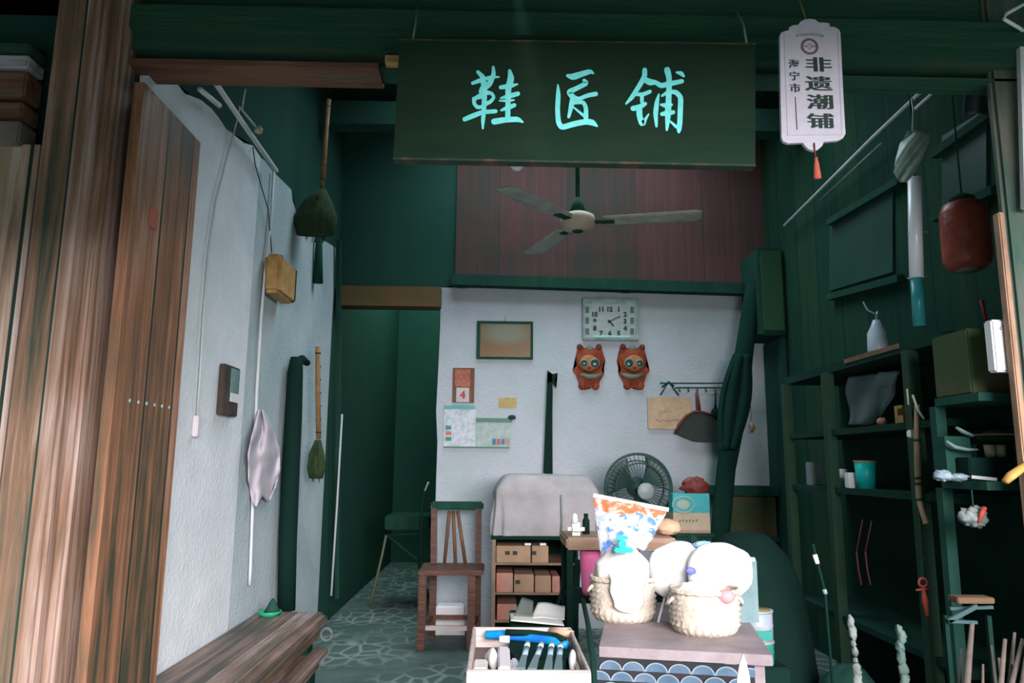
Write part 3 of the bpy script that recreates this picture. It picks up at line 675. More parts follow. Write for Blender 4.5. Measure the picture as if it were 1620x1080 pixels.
rr = n.new('ShaderNodeValToRGB'); rr.color_ramp.elements[0].color = (.16, .085, .025, 1); rr.color_ramp.elements[1].color = (.17, .18, .12, 1); rr.color_ramp.elements[1].position = .6
l.new(gr.outputs[0], rr.inputs[0]); l.new(rr.outputs[0], b.inputs['Base Color']); b.inputs['Roughness'].default_value = .4
bquad(760, 512, 839, 565, .003, m, 'certificate', fc, .02)
MB().tube([B(799, 508, .005), B(800, 498, .003)], .004, n=6).obj('nail', M_metal, fc)
# clock
ck = thing('wall_clock', 'wide rectangular pale wall clock with green rim high on the back wall', 'clock', B(965, 541))
bquad(921, 472, 1010, 540, .045, mat('grey_green_rim', (.16, .26, .22), (.30, .38, .36), scale=14, rough=.4), 'case', ck, bev=.006)
bquad(925, 480, 1005, 535, .004, mat('clock_face', (.27, .32, .30), (.36, .40, .39), scale=20, rough=.35), 'face', ck, .045)
for k in range(12):
    mb = MB()
    an = PI / 2 - (k + 1) * PI / 6; sx_, sy_ = 24, 21
    # squared dial
    cc, ss = math.cos(an), math.sin(an); q = 1 / max(abs(cc), abs(ss)); q = min(q, 1.25)
    c = B(965 + cc * q * sx_, 508 - ss * q * (sy_ - 2), .0505)
    text_mb(mb, str(k + 1), .05, lambda x, y, c=c: Vector((c.x + x, c.y, c.z + y)), M_ink, .003)
    mb.obj('numeral', M_ink, ck)
c = B(964, 508, .052)
MB().beam(c, c + Vector((.085, 0, .042)), .004, .006).obj('minute_hand', M_ink, ck)
MB().beam(c, c + Vector((.035, 0, -.035)), .004, .009).lathe([(0, -.003), (.012, -.002), (.012, .002), (0, .003)], c, None, 16, axis='Y').obj('hour_hand', M_ink, ck)
bquad(938, 530, 996, 534, .006, mat('glass_glint_strip', (.30, .62, .60), rough=.3), 'lower_strip', ck, .045)
for (px, py) in ((929, 490), (929, 507), (929, 524), (1000, 490), (1000, 507), (1000, 524)): MB().span(B(px - 3, py - 5, .051), B(px + 3, py + 5, .0492)).obj('side_readout', mat('readout_dark', (.06, .12, .10), rough=.4), ck)
# pair of lion door ornaments
M_lred = mat('glossy_orange_red', (.17, .022, .012), (.28, .07, .025), rough=.65, scale=16, spec=.15)
M_lyel = mat('golden_face', (.28, .105, .03), (.36, .17, .06), rough=.5, scale=14)
M_lgrey = mat('teal_collar', (.10, .17, .13), (.20, .16, .10), rough=.5, scale=24)
def lion(flip, cx, label):
    c = B(cx, 617); s = YB / F; t = thing('lion_ornament', label, 'ornament', c, group='pair of red lion ornaments under the clock')
    def q(x, z, d=.0): return c + Vector((x * s * (-1 if flip else 1), -d, z * s))
    ol_ = [(-14, 2), (-8, 0), (-2, 4), (2, 3), (4, 9), (9, 12), (14, 9), (17, 16), (22, 24), (23, 30), (19, 33), (23, 38), (25, 45), (24, 52), (21, 58), (20, 66), (19, 71), (15, 74), (11, 69), (7, 66), (0, 68), (-8, 67), (-12, 71), (-17, 73), (-20, 69), (-20, 62), (-22, 55), (-23, 46), (-21, 38), (-25, 34), (-27, 31), (-22, 24), (-18, 14)]
    MB().poly([q(x, z) for x, z in ol_], (0, -.018, 0)).obj('body', M_lred, t)
    MB().blob(q(-1, 47, .018), (21 * s, .025, 20 * s), None, .05).obj('head', M_lred, t)
    MB().blob(q(-2, 43, .035), (15 * s, .018, 13 * s), None).obj('face', M_lyel, t)
    for ex, er in ((-10, 4.8), (7, 6)):
        w_ = MB().blob(q(ex, 42, .05), (er * 1.25 * s, .008, er * 1.3 * s)).obj('eye', mat('eye_rim', (.26, .27, .20), rough=.4), t)
        MB().blob(q(ex, 42, .057), (er * 1.05 * s, .007, er * 1.1 * s)).obj('pupil', mat('eye_dark', (.015, .06, .05), rough=.2), w_)
    MB().blob(q(-2, 35, .05), (3 * s, .012, 2.6 * s)).obj('nose', M_lred, t)
    MB().tube([q(-9, 31, .045), q(-4, 28.5, .05), q(2, 28.5, .05), q(8, 31, .045)], .005, n=6).obj('mouth', M_dred, t)
    for ex in (-16, 15): MB().blob(q(ex, 69, .012), (4.5 * s, .016, 5 * s)).obj('ear', M_dred, t)
    MB().blob(q(0, 66, .02), (6 * s, .016, 4.5 * s)).obj('crown_tuft', M_lgrey, t)
    MB().tube([q(-16, 25, .022), q(-4, 21, .03), q(8, 21, .03), q(18, 25, .022)], [.012, .022, .022, .014], n=10).obj('collar', M_lgrey, t)
    for ex in (-12, 9): MB().blob(q(ex, 7, .02), (6 * s, .014, 7 * s)).obj('paw', M_lred, t)
lion(False, 933, 'left one of the two red and gold lion ornaments under the clock')
lion(True, 1001, 'right one of the two red and gold lion ornaments under the clock')
# tear-off calendar
cal = thing('tear_off_calendar', 'red tear-off day calendar on dark backing at the left of the back wall', 'calendar', B(734, 637))
bquad(717, 582, 750, 637, .012, M_brown, 'backing', cal); bquad(720, 584, 744, 612, .006, mat('calendar_red', (.30, .07, .05), (.42, .17, .10), scale=40, rough=.6), 'red_header', cal, .012)
bquad(722, 613, 742, 636, .01, mat('calendar_page', (.46, .42, .42), (.52, .50, .50), scale=20, rough=.8), 'page', cal, .012)
mb = MB(); c = B(732, 624, .0235); text_mb(mb, '4', .075, lambda x, y: Vector((c.x + x, c.y, c.z + y)), None, .004); mb.obj('date_numeral', mat('red_ink', (.50, .05, .05), rough=.7), cal)
# wall sheets
M_sheetp = mat('pale_printed_sheet', (.40, .46, .48), (.56, .58, .64), rough=.6, scale=26, lo=.42, hi=.55)
s1 = thing('printed_sheet', 'pale printed wall sheet with teal top edge below the tear-off calendar', 'poster', B(726, 707))
bquad(703, 641, 752, 706, .006, M_sheetp, 'sheet', s1); bquad(703, 641, 752, 647, .003, mat('teal_strip', (.10, .36, .33), rough=.5), 'top_strip', s1, .006)
mb = MB()
for k, (mm_, yy) in enumerate(((mat('tiny_teal', (.02, .25, .27), rough=.5), 673), (mat('tiny_red', (.55, .16, .12), rough=.5), 682), (mat('tiny_green', (.03, .25, .15), rough=.5), 691))): mb.span(B(705, yy, .006), B(714, yy + 6, .009), mm_)
mb.obj('small_pictures', None, s1)
s2 = thing('printed_sheet', 'grey-green landscape wall sheet with small coloured squares, right of the pale sheet', 'poster', B(783, 707))
bquad(753, 664, 808, 706, .006, mat('greygreen_sheet', (.26, .36, .33), (.42, .48, .46), rough=.6, scale=22), 'sheet', s2); bquad(753, 661, 810, 668, .01, mat('green_binding', (.09, .20, .14), rough=.6), 'binding', s2)
MB().blob(B(810, 660, .012), (.03, .01, .018), None, .2).obj('clip', M_dark, s2)
mb = MB()
for k, cc in enumerate(((.02, .14, .26), (.35, .10, .06), (.03, .15, .32), (.40, .22, .10))):
    mb.span(B(779 + k * 7, 694, .006), B(784.5 + k * 7, 703, .009), mat('square_%d' % k, cc, rough=.5))
mb.obj('coloured_squares', None, s2)
bquad(702, 706, 806, 709, .015, mat('green_binding', (.09, .20, .14), rough=.6), 'bottom_rail', s2)
nt_ = bquad(789, 629, 817, 645, .003, M_gold, 'paper_note', None); nt_['label'] = 'small yellowed paper note on the back wall under the framed certificate'; nt_['category'] = 'note'
# bow-like stick
bo = thing('long_dark_stick', 'long dark tapering stick with a notched top standing against the back wall', 'stick', B(866, 752, .05))
MB().poly([B(a_, b_, .02) for a_, b_ in ((866, 590), (873, 592), (874, 620), (873, 680), (874, 760), (859, 760), (863, 680), (865, 620))], (0, -.03, 0)).obj('shaft', M_black, bo)
MB().poly([B(a_, b_, .03) for a_, b_ in ((866, 586), (874, 592), (882, 590), (877, 601), (880, 614), (873, 604), (866, 606))], (0, -.02, 0)).obj('notched_tip', M_black, bo)
# hook rail
hr_ = thing('hook_rail', 'thin green metal rail of hooks on the right half of the back wall', 'rack', B(1105, 615, .02))
mb = MB(); mb.tube([B(1045, 606, .03), B(1160, 606, .03)], .005, n=8).tube([B(1068, 613, .03), B(1160, 613, .03)], .005, n=8)
for px in (1046, 1158): mb.tube([B(px, 604, 0), B(px, 606, .03)], .004, n=6)
mb.obj('rails', M_dark, hr_)
for px in range(1075, 1160, 14): MB().tube([B(px, 613, .03), B(px, 618, .05), B(px + 1, 620, .055), B(px + 1, 617, .06)], .004, n=6).obj('hook', M_dark, hr_)
mb = MB(); mb.tube([B(1045, 625, .03), B(1058, 604, .035), B(1074, 625, .03)], .006, n=6).tube([B(1048, 612, .03), B(1058, 604, .04), B(1066, 611, .03)], .009, n=6)
ws = thing('wooden_plaque', 'tan plaque with faint dark writing hung by a green cord from the hook rail', 'plaque', B(1058, 680))
mb.obj('cord', M_dark, ws)
bquad(1024, 628, 1094, 679, .012, mat('tan_board', (.44, .30, .17), (.55, .40, .27), scale=18, rough=.7), 'board', ws, .01)
mb = MB()
for k in range(8):
    c = B(1040 + k * 4.6, 665 + random.uniform(-1, 1), .0235)
    mb.beam(c + Vector((-.007, 0, random.uniform(-.006, .006))), c + Vector((.007, 0, random.uniform(-.006, .006))), .001, .004); mb.beam(c + Vector((0, 0, -.008)), c + Vector((.002, 0, .008)), .001, .003)
for k in range(4):
    c = B(1046 + k * 5, 651 + random.uniform(-1, 1), .0235); mb.beam(c + Vector((-.006, 0, -.004)), c + Vector((.006, 0, .005)), .001, .003)
mb.obj('faint_writing', mat('brown_ink', (.15, .13, .06), rough=.8), ws)
# fan-shaped basket / dustpan
sp_ = thing('woven_dustpan', 'dark fan-shaped dustpan with red rim and red handle hung from the hook rail', 'dustpan', B(1102, 700, .05))
ol_ = [(1069, 686), (1074, 672), (1085, 658), (1098, 651), (1110, 651), (1125, 656), (1138, 664), (1142, 680), (1138, 698), (1120, 699), (1098, 698), (1082, 692)]
MB().poly([B(a_, b_, .02) for a_, b_ in ol_], (0, -.04, 0)).obj('pan', mat('dark_weave', (.014, .05, .038), (.05, .04, .03), scale=20, rough=.8), sp_)
MB().tube([B(a_, b_, .06) for a_, b_ in ol_[:6]], .009, n=8).obj('red_rim', M_dred, sp_)
MB().tube([B(1103, 619, .05), B(1104, 632, .045), B(1106, 652, .045)], [.006, .014, .018], n=10).obj('handle', M_dred, sp_)
for (px, a0, a1, rr_, lb_) in ((1132, 620, 655, .011, 'narrow dark ladle hanging from the hook rail, right of the dustpan handle'), (1148, 618, 660, .016, 'thicker dark brush hanging from the hook rail next to the leaning timber')):
    MB().tube([B(px, a0 - 2, .05), B(px, (a0 + a1) / 2, .05), B(px, a1, .05)], [.005, rr_ * .7, rr_ * 1.6], n=10).blob(B(px, a1, .05), (.035, .02, .05), None, .1).obj('hanging_utensil', M_black, label=lb_, cat='utensil')
# leaning dark timber with cloth
lt = thing('leaning_timber', 'thick dark timber leaning across the right end of the back wall', 'timber', P(1140, 800, y=5.55))
pts = [P(1192, 445, y=5.44), P(1177, 560, y=5.44), P(1166, 640, y=5.44), P(1149, 740, y=5.44), P(1140, 840, y=5.44), P(1138, 880, y=5.44)]
pts[-1] = Vector((pts[-1].x - .02, 5.44, 0.0))
MB().tube(pts, [.055, .07, .085, .07, .07, .07], n=12, sq=.7).obj('shaft', M_timb, lt)
def cf(u, v):
    px = 1174 - 22 * v + (u - .5) * (22 + 24 * math.sin(PI * v)); py = 560 + v * 150
    return P(px, py, y=5.33 + .02 * math.sin(u * 14))
MB().sheet(cf, 20, 22, None, .03).obj('dark_garment', M_timb, label='dark garment draped over the leaning timber on the back wall', cat='garment')
MB().tube([P(1189, 668, y=5.66), P(1191, 676, y=5.65), P(1190, 684, y=5.66)], [.012, .02, .008], n=8).obj('small_gourd', M_ochre, label='tiny ochre gourd hanging on the pale wall right of the leaning timber', cat='ornament')
MB().tube([P(1187, 560, y=5.70), P(1186, 620, y=5.70), P(1189, 668, y=5.67)], .002, n=6).obj('gourd_string', M_dark, label='thin dark string from which the tiny gourd hangs', cat='string')
# upper dark cupboards at the back right
xq = P(1236, 600, y=5.4).x
cb = thing('wall_cupboard', 'dark green cupboard fixed high in the back right corner', 'cupboard', (1.98, 5.4, P(1240, 532, y=5.4).z))
z0 = P(1240, 532, y=5.4).z; z1 = P(1240, 395, y=5.4).z; xc0 = P(1196, 450, y=5.4).x
MB().span((xc0, 5.35, z0), (XR - .01, YB - .01, z1), bev=.01).obj('carcass', M_dark, cb)
MB().span((xc0 + .02, 5.33, z0 + .03), (XR - .03, 5.35, z1 - .03), bev=.006).obj('door', mat('olive_green_paint', (.012, .07, .035), (.03, .085, .03), rough=.6, scale=2), cb)
tcb = thing('tall_cupboard', 'tall dark cupboard standing in the back right corner beside the pale wall strip', 'cupboard', (2.08, 5.5, 0))
MB().span((xq, 5.38, 0), (XR - .005, YB - .01, z0 - .004), bev=.008).obj('carcass', M_void, tcb)
MB().span((xq + .005, 5.37, .1), (XR - .02, 5.38, z0 - .05)).obj('door', M_dark, tcb)

# ================================================================== LOW THINGS AT THE BACK
# wooden chair
cpos = P(712, 1003, y=5.25)
ch = thing('wooden_chair', 'reddish brown wooden chair with fanned back rods in front of the back wall', 'chair', (P(712, 900, y=5.2).x, 5.2, 0))
def C(px, py, y): return P(px, py, y=y)
yF, yK = 5.08, 5.42
xl_, xr_ = C(668, 950, yF).x, C(746, 950, yF).x
xbl, xbr = C(687, 860, yK).x, C(757, 860, yK).x
zs = C(700, 908, yF).z
for x_, nm in ((xl_, 0), (xr_, 1)): MB().span((x_ - .026, yF - .026, 0), (x_ + .026, yF + .026, zs), bev=.008).obj('leg', M_redwood, ch)
ztop = C(720, 800, yK).z
for x_, tx in ((xbl, C(684, 802, yK).x + .01), (xbr, C(757, 802, yK).x)):
    MB().beam((x_, yK, 0), (x_, yK, zs), .045, .045).beam((x_, yK, zs), (tx, yK + .04, ztop), .042, .042).obj('leg', M_redwood, ch)
MB().span((xl_ - .03, yF - .03, zs - .005), (xbr + .045, yK + .02, zs + .028), bev=.008).obj('seat', M_redwood, ch)
MB().span((C(683, 800, yK).x - .01, yK + .01, ztop - .03), (C(765, 800, yK).x, yK + .06, ztop + .03), bev=.012).obj('top_rail', M_dark, ch)
for (bx, tx) in ((702, 711), (721, 717), (738, 724)):
    MB().tube([C(bx, 903, yK), C(tx, 808, yK + .03)], .0125, n=10).obj('back_rod', M_brown, ch)
for a_, b_ in (((xl_, yF), (xr_, yF)), ((xbl, yK), (xbr, yK)), ((xl_, yF), (xbl, yK)), ((xr_, yF), (xbr, yK))):
    MB().beam((a_[0], a_[1], .14), (b_[0], b_[1], .14), .02, .028).obj('stretcher', M_lightwood if a_[1] == b_[1] == yF else M_brown, ch)
wb = P(712, 972, y=5.58)
MB().box((wb.x, 5.60, .15), (.20, .14, .09), bev=.012).span((wb.x - .11, 5.52, 0), (wb.x + .11, 5.68, .105)).obj('white_bin_box', mat('white_card', (.80, .80, .82), rough=.7), label='low white box on the floor behind the wooden chair', cat='box')

# open shelf cabinet
yc0, yc1 = 4.95, 5.45
xa_, xb2 = P(781, 900, y=yc0).x, P(912, 900, y=yc0).x
cab = thing('shoe_shelf', 'open wooden shelf cabinet under the covered machine, filled with cardboard boxes', 'shelf', ((xa_ + xb2) / 2, 5.2, 0))
zc = P(800, 853, y=yc0).z
M_cab = mat('tan_shelf_wood', (.16, .10, .06), (.26, .17, .11), scale=5, rough=.6)
MB().span((xa_ - .012, yc0, 0), (xa_ + .012, yc1, zc)).obj('side_panel', M_cab, cab)
MB().span((xb2 - .012, yc0, 0), (xb2 + .012, yc1, zc)).obj('side_panel', M_black, cab)
MB().span((xa_, yc1 - .01, 0), (xb2, yc1, zc)).obj('back_panel', M_black, cab)
MB().span((xa_ - .02, yc0 - .01, zc), (xb2 + .02, yc1, zc + .02)).obj('top_board', M_black, cab)
zsh = [P(820, q, y=yc0).z for q in (890, 937, 981)]
for z_ in zsh:
    MB().span((xa_ + .012, yc0, z_ - .014), (xb2 - .012, yc1 - .01, z_)).obj('shelf_board', M_cab, cab)
M_bl = mat('red_label_box', (.45, .14, .10), (.42, .30, .24), scale=7, rough=.7)
def shelfbox(px0, px1, pyt, zi, m_, lb_, dep=.3, lab=None):
    a_ = P(px0, pyt, y=yc0 + .01); b_ = P(px1, pyt, y=yc0 + .01)
    o = MB().span((a_.x + .002, yc0 + .008, zsh[zi]), (b_.x - .002, yc0 + dep, a_.z), bev=.004)
    if lab is None: o.obj('shoe_box', m_, label=lb_, cat='box', group='cardboard boxes in the shoe shelf')
    else:
        t = thing('shoe_box', lb_, 'box', ((a_.x + b_.x) / 2, yc0 + dep / 2, zsh[zi]), group='cardboard boxes in the shoe shelf')
        o.obj('box_body', m_, t)
        zc_ = (zsh[zi] + a_.z) / 2; xc = (a_.x + b_.x) / 2
        mb = MB()
        for k in range(lab): mb.span((xc - .055 + k * .05, yc0 + .004, zc_ - .004), (xc - .025 + k * .05, yc0 + .008, zc_ + .02))
        mb.obj('dark_print', M_ink, t)
shelfbox(785, 840, 863, 0, M_card, 'long tan cardboard box with dark marks on the cabinet top shelf', lab=2)
shelfbox(841, 868, 863, 0, M_card, 'short tan cardboard box beside the long one on the cabinet top shelf', lab=1)
shelfbox(785, 812, 906, 1, M_bl, 'reddish box at the left end of the middle shelf of the shoe cabinet')
shelfbox(813, 845, 908, 1, M_card, 'tan box with dark print in the cabinet middle shelf, second from left', lab=1)
shelfbox(846, 872, 910, 1, M_card, 'tan box in the middle shelf of the shoe cabinet, third from left')
shelfbox(873, 886, 911, 1, M_bl, 'narrow orange-tinted box at the right end of the middle shelf of the shoe cabinet')
shelfbox(786, 818, 955, 2, M_bl, 'red and white box in the lowest visible shelf of the shoe cabinet')
for px, lb_ in ((835, 'left one of two small white tags above the boxes on the top shelf'), (859, 'right one of two small white tags above the boxes on the top shelf')):
    a_ = P(px, 861, y=yc0 + .03); MB().span((a_.x - .02, yc0 + .03, P(px, 863, y=yc0 + .01).z+.0005), (a_.x + .02, yc0 + .06, a_.z + .008)).obj('white_tag', M_white, label=lb_, cat='tag')
# covered sewing machine: shaped canvas cover
sw = [(778, 852), (778, 772), (790, 762), (810, 751), (870, 750), (925, 750), (945, 758), (955, 775), (957, 852)]
x0c, x1c = P(779, 800, y=5.0).x, P(952, 800, y=5.0).x; zt1 = P(860, 750, y=5.1).z; zb1 = P(800, 852, y=5.0).z; 
def cover(u, v):
    # u around, v down from the top
    a = 2 * PI * u; ex = .26
    cx, cy = math.copysign(abs(math.cos(a)) ** ex, math.cos(a)), math.copysign(abs(math.sin(a)) ** ex, math.sin(a))
    if v < .35: t = v / .35; k = .78 * t ; z = zt1 - .005 * t
    elif v < .55: t = (v - .35) / .2; k = .78 + .2 * t; z = zt1 - .01 - .10 * t ** 1.2
    else: t = (v - .55) / .45; k = .98 + .03 * t; z = zt1 - .11 - (zt1 - .11 - zb1) * t
    f = .012 * math.sin(a * 11) * max(0, v - .5) * 2 + .014 * N3((cx * 3, cy * 3, v * 3))
    return Vector(((x0c + x1c) / 2 + cx * ((x1c - x0c) / 2) * k + f, 5.22 + cy * .24 * k + f, z + .01 * N3((cx * 4, cy * 4, 2))))
cv = thing('covered_machine', 'grey-beige canvas cover draped over a machine on top of the shoe cabinet', 'cover', ((x0c + x1c) / 2, 5.22, zc + .02))
MB().sheet(cover, 96, 30, None).obj('canvas_cover', M_cloth, cv)
MB().span((xa_ + .02, 5.0, zc + .02), (x1c - .04, 5.42, zb1 + .2)).obj('machine_body', M_black, cv)
mb = MB(); xs_ = P(888, 800, y=4.97).x; mb.tube([Vector((xs_, 4.972, zt1 - .13)), Vector((xs_ + .004, 4.966, zt1 - .3)), Vector((xs_ + .0, 4.963, zb1 + .01))], .006, n=6); mb.obj('seam', mat('seam_grey', (.20, .22, .20), rough=.9), cv)

# electric fan
fc_ = P(1010, 771, y=5.2); s = 5.2 / F
ef = thing('standing_fan', 'round dark electric standing fan behind the plastic bag, against the back wall', 'fan', (fc_.x, 5.2, 0))
M_cage = mat('dark_fan_cage', (.012, .05, .04), rough=.4)
mb = MB(); rc = 52 * s
for yy, r_ in ((-.06, rc * .72), (0, rc), (.05, rc * .8)): mb.tube([fc_ + Vector((r_ * math.cos(2 * PI * k / 40), yy, r_ * math.sin(2 * PI * k / 40))) for k in range(41)], .005 if yy else .009, n=6, cap=False)
for k in range(44):
    a = 2 * PI * k / 44; d = Vector((math.cos(a), 0, math.sin(a)))
    mb.tube([fc_ + d * .05 + Vector((0, -.085, 0)), fc_ + d * rc * .72 + Vector((0, -.06, 0)), fc_ + d * rc], .0022, n=4, cap=False)
mb.obj('front_guard', M_cage, ef)
MB().lathe([(0, -.092), (.045, -.09), (.058, -.084), (.058, -.078), (0, -.076)], fc_ + Vector((8 * s, 0, -5 * s)), None, 24, axis='Y').obj('centre_badge', mat('grey_badge', (.20, .26, .25), (.30, .33, .33), scale=18, rough=.4), ef)
for k in range(3):
    a0 = 2 * PI * k / 3 + .6
    def bf(u, v, a0=a0): a = a0 + (v - .5) * 1.5 * (.5 + u * .5); r_ = .04 + u * rc * .78; return fc_ + Vector((r_ * math.cos(a), -.02 + (v - .5) * .05, r_ * math.sin(a)))
    MB().sheet(bf, 10, 10, None, .003).obj('blade', mat('smoky_blade', (.025, .06, .05), (.05, .085, .08), scale=6, rough=.4), ef)
MB().lathe([(0, .0), (.06, .01), (.075, .05), (.06, .13), (.03, .16), (0, .165)], fc_, None, 24, axis='Y').obj('motor_housing', M_cage, ef)
MB().tube([fc_ + Vector((0, .08, -.03)), Vector((fc_.x, 5.28, .4)), Vector((fc_.x, 5.28, .02))], .018).obj('pole', M_cage, ef)
MB().lathe([(0, 0), (.13, 0), (.13, .02), (.05, .04), (.02, .06)], (fc_.x, 5.28, 0), None, 30).obj('base', M_cage, ef)

# teal box, red bag, cupboard under them
yb0 = 5.0
a_, b_ = P(1064, 780, y=yb0), P(1124, 843, y=yb0)
lowc = thing('low_cupboard', 'dark low cupboard carrying the teal packet, behind the white bundles', 'cupboard', ((a_.x + b_.x) / 2, 5.2, 0))
MB().span((a_.x + .01, yb0 - .03, 0), (b_.x + .0, 5.32, b_.z - .02)).obj('carcass', M_void, lowc)
MB().span((a_.x - .0, yb0 - .05, b_.z - .02), (b_.x + .01, 5.33, b_.z)).obj('top_board', M_dark, lowc)
tb = thing('teal_packet', 'teal and cream printed box with an oval emblem, right of the standing fan', 'box', ((a_.x + b_.x) / 2, yb0 + .06, b_.z))
zm = P(1090, 811, y=yb0).z
MB().span((a_.x, yb0, b_.z), (b_.x, yb0 + .13, zm), mat('cream_print', (.42, .34, .22), (.48, .40, .28), rough=.6, scale=9)).span((a_.x, yb0, zm), (b_.x, yb0 + .13, a_.z), mat('teal_print', (.02, .33, .34), (.04, .40, .42), rough=.5, scale=9)).obj('box_body', None, tb)
mb = MB(); c = P(1081, 798, y=yb0 - .002); sx_ = yb0 / F
pts_ = [c + Vector((17 * sx_ * math.cos(2 * PI * k / 24), 0, 12 * sx_ * math.sin(2 * PI * k / 24))) for k in range(25)]
mb.tube(pts_, .005, n=6, cap=False); mb.blob(c, (.045, .003, .032), None); mb.obj('oval_emblem', mat('sandy_emblem', (.32, .42, .34), rough=.6), tb)
mb = MB(); text_c = P(1090, 824, y=yb0 - .001)
for k in range(6): cc = text_c + Vector((-.06 + k * .022, 0, .004 * (k % 2))); mb.beam(cc + Vector((-.006, 0, -.006)), cc + Vector((.007, 0, .006)), .001, .004); mb.beam(cc + Vector((0, 0, -.008)), cc + Vector((0, 0, .008)), .001, .003)
mb.obj('dark_lettering', M_ink, tb)
MB().span(P(1062, 838, y=yb0 - .003) , P(1124, 842, y=yb0 - .001)).obj('red_base_strip', M_bl, tb)
MB().blob(P(1099, 770, y=5.06), (.09, .055, .062), None, .45, 2.2, seed=3).obj('red_bag', mat('dark_red_plastic', (.13, .025, .022), (.24, .05, .035), rough=.5, scale=8), label='crumpled dark red bag lying on top of the teal box', cat='bag')
# shelf and olive carton at right
a_, b_ = P(1128, 768, y=5.55), P(1262, 784, y=5.55)
ct = thing('dark_counter', 'dark counter shelf across the back right corner below the pale wall strip', 'counter', ((a_.x + b_.x) / 2, 5.4, 0))
MB().span((a_.x, 5.53, b_.z), (xq-.004, 5.74, a_.z)).obj('counter_top', M_dark, ct)
MB().span((a_.x + .01, 5.55, 0), (a_.x + .06, 5.60, b_.z)).obj('leg', M_dark, ct)
zoc = P(1200, 850, y=5.55).z
MB().span((a_.x + .02, 5.55, zoc - .03), (xq - .01, 5.72, zoc)).obj('lower_board', M_dark, ct)
MB().span((P(1141, 800, y=5.57).x, 5.57, zoc), (xq - .02, 5.70, P(1200, 786, y=5.57).z), bev=.006).obj('carton', M_olive, label='brown and green carton on the lower board of the dark counter', cat='box')
# covered mound
def mound(u, v):
    a = 2 * PI * u; r_ = [(.0, 1), (.35, .97), (.6, .86), (.78, .66), (.92, .4), (1.0, .15), (1.03, 0)]
    t = v * (len(r_) - 1); i = min(int(t), len(r_) - 2); f = t - i
    rr_ = r_[i][0] * (1 - f) + r_[i + 1][0] * f; hh = r_[i][1] * (1 - f) + r_[i + 1][1] * f
    c = Vector((1.36, 4.1, 0)); k = 1 + .10 * N3((math.cos(a) * 1.5, math.sin(a) * 1.5, hh * 2)) + .03 * math.sin(a * 9) * (1 - hh)
    sk = -.10 * hh
    return c + Vector((math.cos(a) * .33 * rr_ * k + sk * 0, math.sin(a) * .42 * rr_ * k, hh * .86))
MB().sheet(mound, 72, 26, None).obj('covered_mound', mat('black_green_tarpaulin', (.004, .019, .015), (.006, .025, .019), rough=.85, scale=3, spec=.1), label='large dark tarpaulin-covered heap behind the right side of the table', cat='cover')
# dark poles between cabinet and pink bucket
for k, (pa, pb, yy, r_, lb_) in enumerate((((900, 876), (897, 1010), 4.3, .028, 'thick upright black-green tube standing just right of the shoe cabinet'), ((914, 885), (908, 1010), 4.2, .018, 'thin upright dark tube standing between the thick tube and the pink tub'))):
    a_, b_ = P(*pa, y=yy), P(*pb, y=yy); d = b_ - a_; b_ = a_ + d * (a_.z / -d.z)
    MB().tube([a_, b_], r_, n=12).obj('umbrella_tube', M_black, label=lb_, cat='tube')
a_ = P(908, 880, y=4.05); b_ = P(872, 985, y=4.05); d = b_ - a_; b2 = a_ + d * (a_.z / -d.z)
cr = thing('walking_cane', 'slim black cane leaning diagonally before the shoe cabinet, with a white tip band', 'cane', b2)
MB().tube([a_, b2], .009, n=8).obj('shaft', M_black, cr)
MB().tube([P(906, 866, y=4.05) + Vector((.04, 0, 0)), P(906, 866, y=4.05), a_], .016, n=8).obj('handle', M_black, cr)
MB().beam(P(892, 886, y=4.03), P(903, 886, y=4.03), .02, .012).obj('white_band', M_white, cr)

# ================================================================== SIDE STAND WITH PINK TUB
yS = 3.25
a_, b_ = P(896, 850, y=yS), P(1072, 871, y=yS)
sst = thing('side_stand', 'small brown wooden stand behind the baskets, white things on its left end', 'stand', ((a_.x + b_.x) / 2, 3.4, 0))
MB().span((a_.x, yS, b_.z), (b_.x, yS + .34, a_.z), bev=.008).obj('top_board', mat('stand_wood', (.22, .13, .08), (.40, .27, .19), scale=5, stretch=(1, 5, 5), rough=.6), sst)
for x_ in (a_.x + .018, b_.x - .03):
    for y_ in (yS + .04, yS + .3): MB().span((x_ - .013, y_ - .018, 0), (x_ + .013, y_ + .018, b_.z)).obj('leg', M_black, sst)
zl = P(930, 948, y=yS).z
MB().span((a_.x + .012, yS + .02, zl - .02), (b_.x - .012, yS + .32, zl)).obj('lower_shelf', M_black, sst)
pk = P(931, 900, y=yS); pr = 17 * yS / F
MB().lathe([(0, 0), (pr * .72, 0), (pr * .8, .02), (pr * 1.0, b_.z - zl - .02), (pr * 1.05, b_.z - zl - .012), (pr * .95, b_.z - zl - .012), (pr * .7, .02), (0, .02)], (pk.x + .022, yS + .12, zl), None, 28).obj('pink_tub', M_pink, label='bright pink plastic tub on the lower shelf of the small stand', cat='tub')
